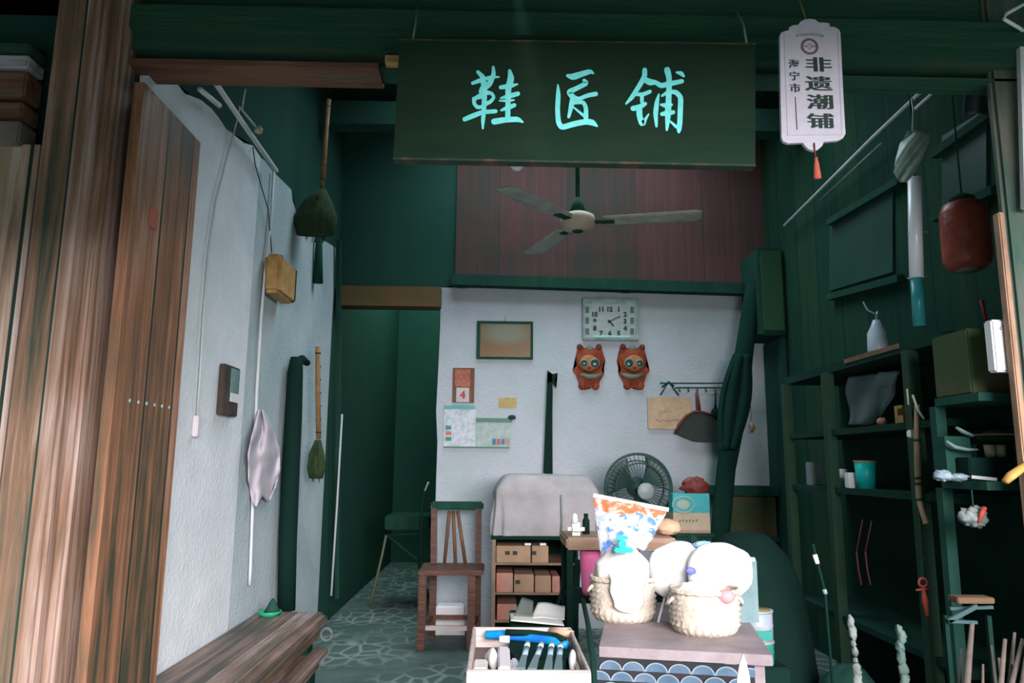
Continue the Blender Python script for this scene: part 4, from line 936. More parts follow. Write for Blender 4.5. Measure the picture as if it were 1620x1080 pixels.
# white things on the left end of the stand
zt2 = a_.z
c = P(912, 848, y=yS + .08)
wt = thing('white_glue_bottle', 'lumpy pale plastic bottle with a nozzle on the left end of the small stand', 'bottle', (c.x, yS + .1, zt2))
h1 = P(910, 826, y=yS + .1).z - zt2
MB().box((c.x, yS + .1, zt2 + h1 / 2), (.075, .06, h1), bev=.02).obj('body', mat('pale_yellow_plastic', (.66, .70, .58), rough=.4), wt)
MB().lathe([(.016, h1 - .005), (.014, h1 + .02), (.010, h1 + .035), (.0, h1 + .04)], (c.x - .005, yS + .1, zt2), None, 14).obj('nozzle', M_offwhite, wt)
c = P(925, 840, y=yS + .12)
MB().lathe([(0, 0), (.016, 0), (.016, .06), (.01, .07), (.01, .09), (0, .09)], (c.x + .012, yS + .17, zt2), None, 14).obj('black_vial', M_black, label='small black vial behind the pale bottle on the small stand', cat='bottle')
c = P(1060, 838, y=yS + .1)
MB().blob((c.x, yS + .15, zt2 + .035), (.06, .05, .036), None, .2, seed=9).obj('wrapped_bundle', mat('peach_paper', (.48, .28, .17), (.58, .40, .28), scale=7, rough=.7), label='peach paper-wrapped bundle on the right end of the small stand', cat='bundle')

# ================================================================== FRONT TABLE
ZT = .66; ang = R(11)
T0 = P(1222, 1036, z=ZT); dl_ = Vector((-math.cos(ang), math.sin(ang), 0)); db_ = Vector((math.sin(ang), math.cos(ang), 0))
def TT(l_, b_, z=0): return T0 + dl_ * l_ + db_ * b_ + Vector((0, 0, z))
TW, TD = .50, .78
M_ttop = mat('pinkish_worn_tabletop', (.17, .13, .14), (.27, .23, .24), rough=.5, scale=7, third=(.20, .08, .085), lo=.3, hi=.62)
tbl = thing('display_table', 'small worn pinkish table at front carrying two wicker baskets, wave-patterned cloth in front', 'table', TT(TW / 2, TD / 2, -ZT))
def obox(l0, l1, b0, b1, z0, z1, mb=None):
    mb = mb or MB(); base = [TT(l0, b0), TT(l1, b0), TT(l1, b1), TT(l0, b1)]
    mb.poly([p + Vector((0, 0, z0)) for p in base], (0, 0, z1 - z0)); return mb
obox(0, TW, 0, TD, -.03, 0).obj('tabletop', M_ttop, tbl)
for l_ in (.02, TW - .055):
    for b__ in (.02, TD - .06): obox(l_, l_ + .045, b__, b__ + .045, -ZT, -.03).obj('leg', M_ttop, tbl)
M_wav = mat('blue_grey_scallop', (.05, .095, .145), (.085, .135, .19), rough=.7, scale=20)
M_wrim = mat('pale_scallop_rim', (.20, .25, .29), rough=.7); M_wbg = mat('dark_cloth_ground', (.008, .018, .022), (.03, .02, .022), rough=.9, scale=8)
cl = thing('patterned_cloth', 'front cloth of the table with rows of blue-grey overlapping scallops', 'cloth', TT(TW / 2, -.01, -.5))
LW = .455; l0_ = .052
mb = MB(); mb.poly([TT(l0_, -.006, -.031), TT(l0_ + LW, -.006, -.031), TT(l0_ + LW, -.006, -.50), TT(l0_, -.006, -.50)], db_ * .004); mb.obj('ground', M_wbg, cl)
mb = MB(); rs = .0335; rows = 15; dz = .0305
for r_ in range(rows):
    for k in range(8):
        cx = l0_ + .012 + k * rs * 2.0 + (rs * 1.0 if r_ % 2 else 0)
        if cx > l0_ + LW: continue
        zc_ = -.062 - r_ * dz; o = -.008 - .0 * r_
        def pt(rad, a): 
            l_ = min(max(cx + rad * math.cos(a), l0_), l0_ + LW); return TT(l_, -.009 - .003 * (rad / rs), zc_ + rad * .80 * math.sin(a))
        n_ = 12
        rim = [pt(rs, PI * q / n_) for q in range(n_ + 1)]; inn = [pt(rs * .88, PI * q / n_) for q in range(n_ + 1)]; inn2 = [pt(rs * .02, PI * q / n_) for q in range(n_ + 1)]
        mb._add(rim + inn, [(q, q + 1, n_ + 2 + q, n_ + 1 + q) for q in range(n_)], M_wrim)
        mb._add(inn + inn2, [(q, q + 1, n_ + 2 + q, n_ + 1 + q) for q in range(n_)], M_wav)
mb.obj('scallops', None, cl)
# baskets
def basket(px, py, rpx, hpx, label, ysq=.85):
    c = P(px, py, z=ZT); s_ = c.y / F; r_ = rpx * s_; c.y += r_ * ysq; c.x = c.x * (c.y / (c.y - r_ * ysq)) ; h_ = hpx * s_
    t = thing('wicker_basket', label, 'basket', c, group='two cream wicker baskets on the table')
    nst = 40
    mb = MB()
    prof = [(r_ * .86, 0), (r_ * .95, h_ * .12)] + [(r_ * (.98 + .04 * math.sin(PI * q / 12)) + (.0035 if q % 2 else -.003), h_ * (.15 + .78 * q / 12)) for q in range(13)] + [(r_ * .98, h_)]
    mb.lathe(prof + [(r_ * .93, h_), (r_ * .9, h_ * .2), (0, h_ * .1)], c, None, 156, sy=ysq, wob=lambda a, z: .026 * math.sin(26 * a + (PI if int(z / h_ * 14) % 2 else 0)) if .1 * h_ < z < .95 * h_ else 0)
    mb.obj('woven_body', M_basket, t)
    mb = MB()
    for z_ in (h_ * .99, h_ * 1.03): mb.tube([c + Vector((r_ * 1.0 * math.cos(2 * PI * k / 48), r_ * ysq * math.sin(2 * PI * k / 48), z_ + .002 * math.sin(k * 2.6))) for k in range(49)], .006, n=8, cap=False)
    mb.obj('braided_rim', M_basket, t)
    for sg_ in (-1, 1):
        mb = MB(); mb.tube([c + Vector((sg_ * r_ * .98, -.03, h_ * .85)), c + Vector((sg_ * r_ * 1.1, -.015, h_ * .72)), c + Vector((sg_ * r_ * 1.12, .0, h_ * .65)), c + Vector((sg_ * r_ * .98, .02, h_ * .8))], .006, n=8); mb.obj('handle', M_basket, t)
    return t, c, r_, h_
bk1, c1_, r1_, h1_ = basket(986, 988, 50, 62, 'cream wicker basket at the left of the table holding the tall white cloth bag')
bk2, c2_, r2_, h2_ = basket(1116, 1010, 53, 64, 'right front cream wicker basket on the table, pink lump on its rim')
# white cotton bag standing in left basket
def sackf(u, v):
    a = 2 * PI * u; z = .012 + v * .235; k = (.82 + .06 * math.sin(PI * v)) if v < .72 else .86 - .60 * ((v - .72) / .28) ** .9
    f = 1 + .05 * math.sin(a * 7 + v * 3) * v + .05 * N3((math.cos(a) * 2, math.sin(a) * 2, v * 3))
    return c1_ + Vector((math.cos(a) * r1_ * k * f, math.sin(a) * r1_ * .82 * k * f, z + h1_ * .1))
mb = MB().sheet(sackf, 64, 34, None)
mb.obj('cotton_bag', M_wcloth, label='plump white cotton bag standing in the left wicker basket', cat='bag')
# white apron of cloth hanging over left basket front
def apr(u, v):
    x = (u - .5) * r1_ * (1.15 - .25 * v) + .004 * math.sin(v * 9); yv = -math.sqrt(max(.0, 1 - (x / r1_) ** 2 * .96)) * r1_ * .85 * 1.07 - .008
    return c1_ + Vector((x, yv - .006 * math.sin(u * 9 + 1), h1_ * 1.1 + .012 - v * h1_ * (.70 + .2 * math.sin(u * 2.6 + .3))))
MB().sheet(apr, 20, 10, None, .003).obj('white_napkin', M_wcloth, label='white napkin folded over the front rim of the left basket', cat='cloth')
# printed plastic bag, clipped, on top of the cotton bag
def pl_m(name, c1, c2, c3, scale):
    m, n, l, b = nt(name); tcx = n.new('ShaderNodeTexCoord'); t = n.new('ShaderNodeTexVoronoi'); t.inputs['Scale'].default_value = scale; l.new(tcx.outputs['Object'], t.inputs[0])
    tn = n.new('ShaderNodeTexNoise'); tn.inputs['Scale'].default_value = scale * .7; tn.inputs['Detail'].default_value = 5; l.new(tcx.outputs['Object'], tn.inputs[0])
    r_ = n.new('ShaderNodeValToRGB'); e = r_.color_ramp.elements; e[0].position = .40; e[0].color = (*c1, 1); e[1].position = .47; e[1].color = (*c2, 1); e3 = e.new(.56); e3.color = (*c2, 1); e4 = e.new(.62); e4.color = (*c3, 1)
    l.new(tn.outputs[0], r_.inputs[0]); l.new(r_.outputs[0], b.inputs['Base Color']); b.inputs['Roughness'].default_value = .25
    bp = n.new('ShaderNodeBump'); bp.inputs['Strength'].default_value = .5; l.new(t.outputs[0], bp.inputs['Height']); l.new(bp.outputs[0], b.inputs['Normal']); return m
M_pr1 = pl_m('white_blue_print_film', (.10, .20, .50), (.50, .53, .58), (.34, .42, .56), 34)
M_pr2 = pl_m('orange_print_film', (.62, .56, .55), (.55, .14, .06), (.60, .36, .30), 22)
pb = thing('printed_plastic_bag', 'crumpled clear plastic bag printed blue with an orange-red top band, above the left basket', 'bag', c1_ + Vector((0, 0, .25)))
ybg = c1_.y
A4 = [P(938, 783, y=ybg), P(1057, 806, y=ybg), P(1022, 868, y=ybg), P(950, 872, y=ybg)]
def bagf(sd):
    def f(u, v):
        top_ = A4[0].lerp(A4[1], u); bot = A4[3].lerp(A4[2], u); p = top_.lerp(bot, v)
        bulge = .045 * math.sin(PI * u) ** .7 * math.sin(PI * min(1, v * .95 + .02)) ** .7
        return p + Vector((.006 * N3((u * 6, v * 6, sd)), sd * bulge + .012 * N3((u * 7, v * 7, sd * 3)), .008 * N3((u * 8, v * 5, 4))))
    return f
for sd in (-1, 1): MB().sheet(bagf(sd), 36, 26, None, 0, mf=lambda u, v: M_pr2 if v < .24 + .04 * math.sin(u * 7) else M_pr1).obj('bag_film', None, pb)
MB().beam(A4[0] + Vector((0, -.004, 0)), A4[1] + Vector((0, -.004, 0)), .012, .014).obj('white_top_seal', M_white, pb)
cc = P(984, 862, y=ybg - .07)
cp = thing('bag_clip', 'turquoise plastic clip closing the bag above the left basket', 'clip', P(985, 871, y=ybg - .07))
M_clip = mat('bright_turquoise_plastic', (.0, .55, .45), rough=.3)
MB().box(P(985, 869, y=ybg - .085), (.066, .06, .016), bev=.004).obj('jaw', M_clip, cp)
MB().box(P(984, 860, y=ybg - .085), (.028, .03, .024), bev=.004).box(P(984, 850, y=ybg - .085), (.042, .018, .014), bev=.004).obj('grip', M_clip, cp)
# items in right basket
M_cream = mat('cream_paper', (.78, .70, .58), (.86, .80, .72), rough=.8, scale=12)
MB().blob(c2_ + Vector((-.02, .0, h2_ * .86)), (r2_ * .74, r2_ * .6, .045), None, .25, seed=5).obj('cream_filling', M_cream, label='crumpled cream paper filling the right basket', cat='paper')
pbp = P(1149, 943, y=c2_.y - .085)
MB().blob(pbp, (.027, .02, .022), None, .10, 1.5, seed=2).obj('pink_ball', mat('coral_pink', (.72, .20, .22), (.78, .30, .32), rough=.6, scale=7), label='coral pink lump resting on the rim of the right basket', cat='ball')
# white bundles behind
M_film = mat('white_milky_film', (.58, .59, .58), (.50, .56, .54), rough=.4, scale=5, lo=.5, hi=.75, bump=.08)
yW = 2.62
yW = 2.72; c = P(1078, 903, y=yW)
wb1 = thing('white_bundle', 'left part-hidden round white bundle on white struts between the two baskets', 'bundle', (c.x, yW, ZT), group='white plastic-wrapped bundles on the table')
MB().blob(c, (.120, .045, .098), None, .12, 1.6, squash=.85, seed=1).obj('wrapped_body', M_film, wb1)
MB().tube([P(1052, 945, y=yW - .02), P(1040, 988, y=yW - .02)], .005, n=8).obj('strut', M_white, wb1)
q = P(1052, 940, y=yW); 
MB().tube([P(1085, 950, y=yW), Vector((P(1085, 950, y=yW).x, yW + .02, ZT))], .007, n=8).obj('strut', M_white, wb1)
c = P(1139, 902, y=yW - .09)
wb2 = thing('white_bundle', 'right round white plastic-wrapped bundle with small blue mark behind the right basket', 'bundle', (c.x, yW - .09, ZT), group='white plastic-wrapped bundles on the table')
MB().blob(c, (.112, .038, .090), None, .10, 1.5, squash=.82, seed=4).obj('wrapped_body', M_film, wb2)
MB().blob(P(1093, 903, y=yW - .135), (.018, .006, .012), None, .2).obj('blue_mark', mat('ink_blue', (.10, .12, .45), rough=.5), wb2)
MB().tube([P(1135, 942, y=yW - .09), Vector((P(1137, 945, y=yW - .09).x, yW - .07, ZT))], .012, n=8).obj('support', M_white, wb2)
MB().blob(P(1113, 862, y=yW - .02), (.035, .02, .014), None, .3).obj('blue_fold', mat('pale_blue_film', (.25, .42, .60), rough=.3), wb2)
MB().box(P(1096, 857, y=yW + .03), (.03, .02, .05), bev=.006).obj('black_cap', M_black, wb1)
bx = P(1188, 905, y=2.75)
bc = thing('clear_bin', 'translucent grey-blue plastic bin just right of the white bundles', 'bin', (bx.x, 2.8, ZT))
M_clear = mat('clear_grey_plastic', (.10, .17, .18), (.16, .24, .25), rough=.25, scale=6)
xr2 = P(1190, 900, y=2.75).x; 
zr2 = P(1188, 884, y=2.75).z
MB().span((xr2 - .14, 2.70, ZT), (xr2, 2.704, zr2)).span((xr2 - .14, 2.796, ZT), (xr2, 2.80, zr2)).span((xr2 - .004, 2.7045, ZT), (xr2, 2.7955, zr2)).span((xr2 - .14, 2.7045, ZT), (xr2 - .136, 2.7955, zr2)).span((xr2 - .1355, 2.7045, ZT), (xr2 - .0045, 2.7955, ZT + .004)).obj('walls', M_clear, bc)
MB().beam((xr2 - .02, 2.70, P(1188, 882, y=2.75).z), (xr2 + .01, 2.80, P(1188, 886, y=2.75).z), .03, .012).obj('white_rim', M_white, bc)
# paint cans behind the table's right side
yP = 3.05
cx = P(1195, 980, y=yP).x; r_ = 25 * yP / F; zz1 = P(1195, 963, y=yP).z
zz0 = zz1 - .20
cr_ = MB().span((cx - .065, yP - .08, 0), (cx + .1, yP + .09, zz0), bev=.006).obj('wooden_crate', M_black, label='dark crate on the floor under the stacked paint tins', cat='crate')
M_tinl = mat('dull_teal_label', (.02, .22, .18), rough=.5)
def tin(z0, h_, m_, lb_):
    t = thing('paint_tin', lb_, 'tin', (cx, yP, z0), group='two stacked tins right of the table')
    MB().lathe([(0, 0), (r_, 0), (r_, h_ * .45), (r_ * 1.03, h_ * .5), (r_, h_ * .55), (r_, h_ - .006), (r_ * .95, h_ - .004), (0, h_ - .004)], (cx, yP, z0), None, 32).obj('can', m_, t)
    MB().lathe([(r_ * .9, h_ - .008), (r_ * 1.05, h_ - .008), (r_ * 1.05, h_), (r_ * .9, h_)], (cx, yP, z0), None, 32).obj('rim', M_metal, t)
    MB().span((cx - .04, yP - r_ - .003, z0 + h_ * .1), (cx + .04, yP - r_ + .03, z0 + h_ * .4)).obj('label_patch', M_tinl, t)
tin(zz0, .085, mat('teal_tin', (.02, .20, .15), rough=.4), 'teal tin at the bottom of the stack right of the table')
tin(zz0 + .085, .115, mat('grey_tin', (.22, .27, .30), (.30, .34, .38), scale=9, rough=.35), 'grey tin with brown lid on top of the stack right of the table')
MB().lathe([(0, 0), (r_ * .88, 0), (r_ * .88, .003), (0, .003)], (cx, yP, zz0 + .2), None, 28).obj('lid_disc', mat('brown_lid', (.16, .12, .05), rough=.5), label='thin brown disc lying on the upper tin', cat='lid')
# strap and white blade at the front of the table
MB().tube([TT(TW + .008, .05, .30) * 0 + P(922, 948, y=2.62), P(930, 985, y=2.35), P(938, 1040, y=2.12), P(942, 1100, y=2.10), P(943, 1180, y=2.10)], .008, n=8, sq=.5).obj('black_strap', M_black, label='black strap hanging between the tray and the patterned table', cat='strap')
a_ = P(1176, 1036, y=2.02)
mb = MB(); pts_ = [P(x_, y_, y=2.02) for x_, y_ in ((1176, 1034), (1181, 1048), (1186, 1070), (1190, 1110), (1164, 1110), (1167, 1070), (1171, 1048))]
mb.poly(pts_, (0, .006, 0)); mb.obj('white_shoehorn', M_white, label='white pointed shoehorn hanging before the patterned cloth', cat='shoehorn')

# ================================================================== TOOL TRAY
ZR = .62
fl, fr_ = P(738, 1060, z=ZR), P(936, 1062, z=ZR); bl, br = P(765, 991, z=ZR), P(921, 996, z=ZR)
xL0, xR0 = fl.x, fr_.x; yF0, yB0 = fl.y, bl.y
tr = thing('tool_tray', 'pale wooden tray of shoe tools on a stool in the middle foreground', 'tray', ((xL0 + xR0) / 2, (yF0 + yB0) / 2, ZR - .075))
def tw_(a0, a1, b0, b1, nm): MB().span((a0, b0, ZR - .07), (a1, b1, ZR), bev=.003).obj(nm, M_lightwood, tr)
tw_(xL0, xR0, yF0, yF0 + .014, 'front_side'); tw_(xL0, xR0, yB0 - .014, yB0, 'back_side'); tw_(xL0, xL0 + .012, yF0 + .014, yB0 - .014, 'end_side'); tw_(xR0 - .012, xR0, yF0 + .014, yB0 - .014, 'end_side')
MB().span((xL0 + .005, yF0 + .005, ZR - .075), (xR0 - .005, yB0 - .005, ZR - .068)).obj('bottom', mat('tray_bottom', (.12, .09, .08), (.20, .15, .13), rough=.8, scale=6), tr)
stl = thing('stool', 'pale wooden stool carrying the tool tray', 'stool', ((xL0 + xR0) / 2, (yF0 + yB0) / 2, 0))
MB().span((xL0 + .03, yF0 + .03, ZR - .105), (xR0 - .03, yB0 - .1, ZR - .075), bev=.006).obj('seat', M_lightwood, stl)
for x_ in (xL0 + .06, xR0 - .06):
    for y_ in (yF0 + .06, yB0 - .14): MB().span((x_ - .018, y_ - .018, 0), (x_ + .018, y_ + .018, ZR - .105)).obj('leg', M_lightwood, stl)
zt = ZR - .068
def TR(px, py, z=None): return P(px, py, z=ZR - .02 if z is None else z)
# dark pouch
po = thing('tool_pouch', 'dark green pouch with a bright blue rolled top lying in the tray', 'pouch', TR(860, 1030, zt))
ol_ = [(806, 1012), (900, 1018), (903, 1035), (895, 1045), (820, 1045), (806, 1030)]
pz = [P(a_, b_, z=ZR - .035) for a_, b_ in ol_]
MB().poly([Vector((p.x, p.y, zt)) for p in pz], (0, 0, .035)).obj('pouch_body', M_black, po)
MB().tube([TR(768, 1004), TR(800, 1004), TR(835, 1007), TR(870, 1013), TR(897, 1020)], [.014, .017, .018, .015, .012], n=14).obj('blue_roll', mat('cobalt_blue', (.01, .12, .55), (.0, .30, .60), rough=.4, scale=10), po)
MB().tube([TR(800, 1000, ZR - .005), TR(840, 1001, ZR - .005), TR(880, 1006, ZR - .005), TR(892, 1012, ZR - .005)], .011, n=10).obj('dark_roll', M_black, po)
M_hd = mat('pale_mint_handle', (.55, .72, .66), rough=.4); M_bd = mat('blue_grey_blade', (.20, .30, .38), (.30, .42, .50), scale=14, rough=.4); M_tip = mat('slate_tip', (.11, .17, .19), rough=.4)
labs = ['leftmost of the four blue-grey scrapers fanned out in the tray', 'second from left of the four blue-grey scrapers in the tray', 'third from left of the four blue-grey scrapers in the tray', 'rightmost of the four blue-grey scrapers in the tray']
for k, (a0, a1, a2) in enumerate((((835, 1016), (830, 1037), (824, 1058)), ((857, 1017), (850, 1037), (842, 1059)), ((873, 1017), (870, 1037), (867, 1061)), ((887, 1019), (885, 1037), (883, 1061)))):
    q0, q1, q2 = P(*a0, z=ZR + .004), P(*a1, z=ZR + .0), P(*a2, z=ZR - .006); 
    if q2.y < yF0 + .022: q2.y = yF0 + .022
    t = thing('scraper', labs[k], 'scraper', q2, group='four scrapers in the tool tray')
    MB().tube([q0, q0.lerp(q1, .4)], [.0085, .0095], n=12, sq=.7).obj('handle_end', M_hd, t)
    MB().tube([q0.lerp(q1, .38), q1], [.0095, .0085], n=12, sq=.7).obj('blue_shank', M_bd, t)
    d = (q2 - q1); sd = Vector((1, 0, 0))
    MB().poly([q1 - sd * .008, q1 + sd * .008, q2 + sd * .013, q2 - sd * .013], (0, 0, .004)).obj('blade', M_tip, t)
# white shoe lasts and blocks
M_lastw = mat('white_resin', (.84, .85, .82), rough=.4)
def last(px, py, L_, w_, h_, rot, lb_, m_=M_lastw):
    c = P(px, py, z=ZR - .03); mb = MB()
    rings_ = [(-.5, .25, .9), (-.42, .75, 1.0), (-.2, .85, 1.0), (.1, .9, .75), (.3, 1.0, .5), (.45, .7, .35), (.5, .25, .2)]
    pts = []; 
    n_ = 16; vs = []; rm = Matrix.Rotation(rot, 3, 'Z')
    for (t, ww, hh) in rings_:
        for k in range(n_):
            a = 2 * PI * k / n_; x = math.cos(a) * w_ / 2 * ww; z = (math.sin(a) * .5 + .5) * h_ * hh
            vs.append(Vector((c.x, c.y, zt)) + rm @ Vector((x, t * L_, z)))
    fs = [(i * n_ + k, i * n_ + (k + 1) % n_, (i + 1) * n_ + (k + 1) % n_, (i + 1) * n_ + k) for i in range(len(rings_) - 1) for k in range(n_)] + [tuple(range(n_))[::-1], tuple(range((len(rings_) - 1) * n_, len(rings_) * n_))]
    mb._add(vs, fs, None, True); mb.obj('shoe_last', m_, label=lb_, cat='shoe last', group='white shoe lasts in the tray')
last(777, 1034, .15, .034, .065, R(8), 'white rounded shoe last standing at the left side of the tray')
last(906, 1040, .13, .03, .07, R(-6), 'white pointed shoe last at the right side of the tray')
for (px0, py0, px1, py1, h_, m_, nm, lb_) in ((788, 1022, 806, 1054, .055, mat('greyish_pink_block', (.62, .57, .60), rough=.6), 'foam_block', 'greyish pink block between the left shoe last and the dark pouch'),
      (748, 1042, 772, 1056, .035, M_wcloth, 'white_packet', 'flat white packet in the left front corner of the tray'), (809, 1040, 819, 1056, .045, M_white, 'white_packet', 'narrow white packet left of the scrapers'), (912, 1042, 928, 1056, .04, M_wcloth, 'white_packet', 'white packet in the right front corner of the tray')):
    a_ = P(px0, py1, z=zt + h_); b_ = P(px1, py0, z=zt + h_)
    a_.y = max(a_.y, yF0 + .02); b_.x = min(b_.x, xR0 - .015)
    MB().span((a_.x, a_.y, zt), (b_.x, b_.y, zt + h_), bev=.005).obj(nm, m_, label=lb_, cat='block' if nm == 'foam_block' else 'packet')
MB().tube([TR(790, 1011, ZR - .004), TR(806, 1011, ZR - .004)], .012, n=10).obj('white_tape_roll', M_offwhite, label='small off-white roll against the blue rolled top of the pouch', cat='roll')
a_ = P(880, 995, z=ZR)
MB().tube([P(870, 995, z=ZR - .01) + Vector((0, -.03, 0)), P(905, 1000, z=ZR - .01) + Vector((0, -.03, 0))], .013, n=12).obj('orange_tool_handle', mat('peach_wood', (.60, .36, .24), rough=.5), label='peach-coloured wooden handle at the back of the tray', cat='handle')
# sheets of paper on a box behind the tray
yy0 = 2.95
bxx0, bxx1 = P(808, 985, y=yy0).x, P(893, 985, y=yy0).x; zbp = P(850, 992, y=yy0).z
MB().span((bxx0, yy0, 0), (bxx1, yy0 + .34, zbp), bev=.005).obj('supply_box', M_black, label='dark box behind the tray with white paper on it', cat='box')
ppz = thing('paper_sheets', 'large bent white paper sheets lying on the dark box behind the tray', 'paper', ((bxx0 + bxx1) / 2, yy0 + .1, zbp))
def sh1(u, v): return Vector((bxx0 + (bxx1 - bxx0) * u, yy0 + .01 + .24 * v, zbp + .004 + .018 * (1 - u) * (1 - v) + .0 * v))
MB().sheet(sh1, 12, 8, None, .002).obj('lower_sheet', M_wcloth, ppz)
def sh2(u, v):
    a = P(838 + 55 * u, 982 - 0 * u, y=yy0 + .12).lerp(P(851 + 43 * u, 953 + 4 * u, y=yy0 + .28), v); a.z = max(a.z, zbp + .008); return a + Vector((0, 0, .004 * math.sin(u * 5)))
MB().sheet(sh2, 12, 8, None, .002).obj('upper_sheet', M_wcloth, ppz)
def sh3(u, v):
    a = P(812 + 30 * u, 975 + 4 * u, y=yy0 + .14).lerp(P(826 + 18 * u, 944 + 6 * u, y=yy0 + .30), v); a.z = max(a.z, zbp + .012); return a
MB().sheet(sh3, 8, 6, None, .002).obj('grey_sheet', mat('grey_sheet', (.10, .12, .10), rough=.8), label='dark grey sheet leaning behind the white papers', cat='paper')

# ================================================================== RIGHT SIDE
def Q(px, py, x=1.80): return P(px, py, x=x)
MB().tube([P(1241, 357, x=2.08), P(1380, 218, x=2.05), P(1452, 150, x=2.04), P(1537, 88, x=2.04)], .010, n=8).obj('roof_pipe', M_conduit, label='upper long pale pipe running back under the roof at the right', cat='pipe')
MB().tube([P(1296, 318, x=2.10), P(1395, 226, x=2.08)], .006, n=8).obj('roof_pipe', M_metal, label='lower thin pipe section behind the long pale roof pipe at the right', cat='pipe')
MB().tube([P(1448, 172, x=2.0), P(1495, 130, x=2.0), P(1531, 93, x=2.0)], .008, n=8).obj('roof_pipe', M_conduit, label='short pale pipe just below the front end of the long roof pipe', cat='pipe')
# plastic bag on a wire
pg = thing('hanging_plastic_bag', 'pale crumpled plastic bag hanging on a wire high at the right', 'bag', P(1442, 285, x=1.75))
MB().tube([P(1441, 130, x=2.03), P(1441, 150, x=1.9), P(1445, 172, x=1.75), P(1443, 208, x=1.75)], .0035, n=6).obj('wire', M_metal, pg)
ol_ = [(1440, 206), (1473, 209), (1468, 228), (1462, 250), (1448, 275), (1430, 287), (1417, 280), (1414, 262), (1424, 248), (1423, 225)]
ymid = P(1442, 250, x=1.75).y
def bagp(u, v):
    t = v * 4; rows_ = [(1438, 1474, 207), (1424, 1469, 228), (1418, 1461, 250), (1414, 1449, 272), (1424, 1434, 288)]
    i = min(int(t), 3); f = t - i; l_ = [rows_[i][k] * (1 - f) + rows_[i + 1][k] * f for k in range(3)]
    return P(l_[0] + (l_[1] - l_[0]) * u, l_[2], y=ymid + .02 * math.sin(u * 9 + v * 7) - .03 * math.sin(PI * u)) 
MB().sheet(bagp, 20, 20, None, .006).obj('bag_film', mat('greenish_film', (.14, .24, .20), (.30, .38, .34), rough=.4, scale=14), pg)
# shiny tube
vt = thing('metal_flue_tube', 'tall shiny vertical tube hanging above the right shelves, white above and teal below', 'tube', P(1453, 520, x=1.82))
p0, p1, p2 = P(1447, 282, x=1.82), P(1449, 445, x=1.82), P(1455, 520, x=1.82)
ymt = p1.y; 
def V(px, py): return P(px, py, y=ymt)
MB().tube([V(1447, 282), V(1448, 360), V(1450, 440)], .029, n=20).obj('white_tube', mat('white_gloss_tube', (.78, .82, .86), rough=.25, spec=.6), vt)
MB().tube([V(1450, 438), V(1455, 516)], .026, n=20).obj('teal_sleeve', mat('teal_film', (.02, .22, .24), (.05, .32, .33), rough=.3, scale=5), vt)
mb = MB()
for py in (367, 437): mb.tube([V(1436, py + 3), V(1458, py), V(1474, py)], .0035, n=6)
mb.obj('fixing_wire', M_metal, vt)
MB().tube([V(1447, 284), V(1446, 240), Vector((V(1446, 200).x, ymt, 4.2))], .004, n=6).obj('hanger', M_dark, vt)
# lantern
lc = P(1527, 372, x=1.95); sL = lc.y / F
ln = thing('red_lantern', 'dark red rounded lantern hanging above the right shelves', 'lantern', lc)
M_lan = mat('translucent_red_plastic', (.24, .04, .03), (.38, .09, .06), rough=.35, scale=10, bump=.2)
w2, h2 = 37 * sL, 58 * sL
MB().lathe([(0, -h2), (w2 * .7, -h2), (w2 * .9, -h2 * .88), (w2, -h2 * .7), (w2 * 1.0, 0), (w2 * .98, h2 * .65), (w2 * .85, h2 * .9), (w2 * .5, h2), (0, h2)], lc, None, 24, wob=lambda a, z: .018 * math.cos(8 * a)).obj('shade', M_lan, ln)
MB().lathe([(w2 * .5, h2), (w2 * .52, h2 + .015), (w2 * .3, h2 + .03), (0, h2 + .03)], lc, None, 20).obj('cap', M_dark, ln)
MB().tube([lc + Vector((0, 0, h2 + .02)), Vector((lc.x, lc.y, 3.55))], .004, n=6).obj('cord', M_dark, ln)
MB().lathe([(0, -h2 - .01), (w2 * .45, -h2 - .01), (w2 * .5, -h2)], lc, None, 20).obj('bottom_ring', M_lgrey, ln)
# grey cloth shade top right
def gs(u, v): return P(1527 + 36 * u + 3 * math.sin(v * 5), 92 + 88 * v - 8 * math.sin(u * PI) * (v < .1), y=2.95 + .02 * math.sin(u * 8))
MB().sheet(gs, 14, 18, None, .008).obj('hanging_grey_bag', mat('dim_grey_film', (.09, .13, .13), (.15, .18, .19), rough=.5, scale=6), label='dim grey bag hanging at the top right behind the pipes', cat='bag')
MB().tube([P(1545, 92, y=2.96), Vector((P(1545, 92, y=2.96).x, 2.96, 4.2))], .003, n=6).obj('bag_string', M_dark, label='thin dark string above the dim grey bag at the top right', cat='string')
M_shelf = mat('shade_teal_shelf_wood', (.009, .036, .027), (.013, .046, .033), rough=.9, scale=3, spec=.06)
# shelf unit
XS = 1.78
zs1 = P(1420, 543, x=XS).z; zs2 = P(1390, 672, x=XS).z; zs3 = P(1340, 772, x=XS).z
un = thing('wall_shelf_unit', 'dark wooden shelf unit along the right wall holding many small things', 'shelf', (1.95, 3.9, 0))
ye_ = 4.56; ys_ = 2.9
MB().span((XS + .006, ys_, zs1 - .045), (XR, ye_, zs1)).obj('shelf_board', M_shelf, un)
yA, yB_ = P(1420, 543, x=XS).y, P(1335, 568, x=XS).y
MB().span((XS, yA, zs1 - .022), (XS + .006, yB_, zs1)).obj('worn_edge', mat('worn_brown_edge', (.12, .07, .04), (.22, .12, .08), scale=8, rough=.7), un)
MB().span((XS, ys_, zs2 - .03), (XR, ye_, zs2)).obj('shelf_board', M_shelf, un)
MB().span((XS, ys_, zs3 - .03), (XR, ye_, zs3)).obj('shelf_board', M_shelf, un)
MB().span((XS, ys_, .42), (XR, ye_, .45)).obj('shelf_board', M_shelf, un)
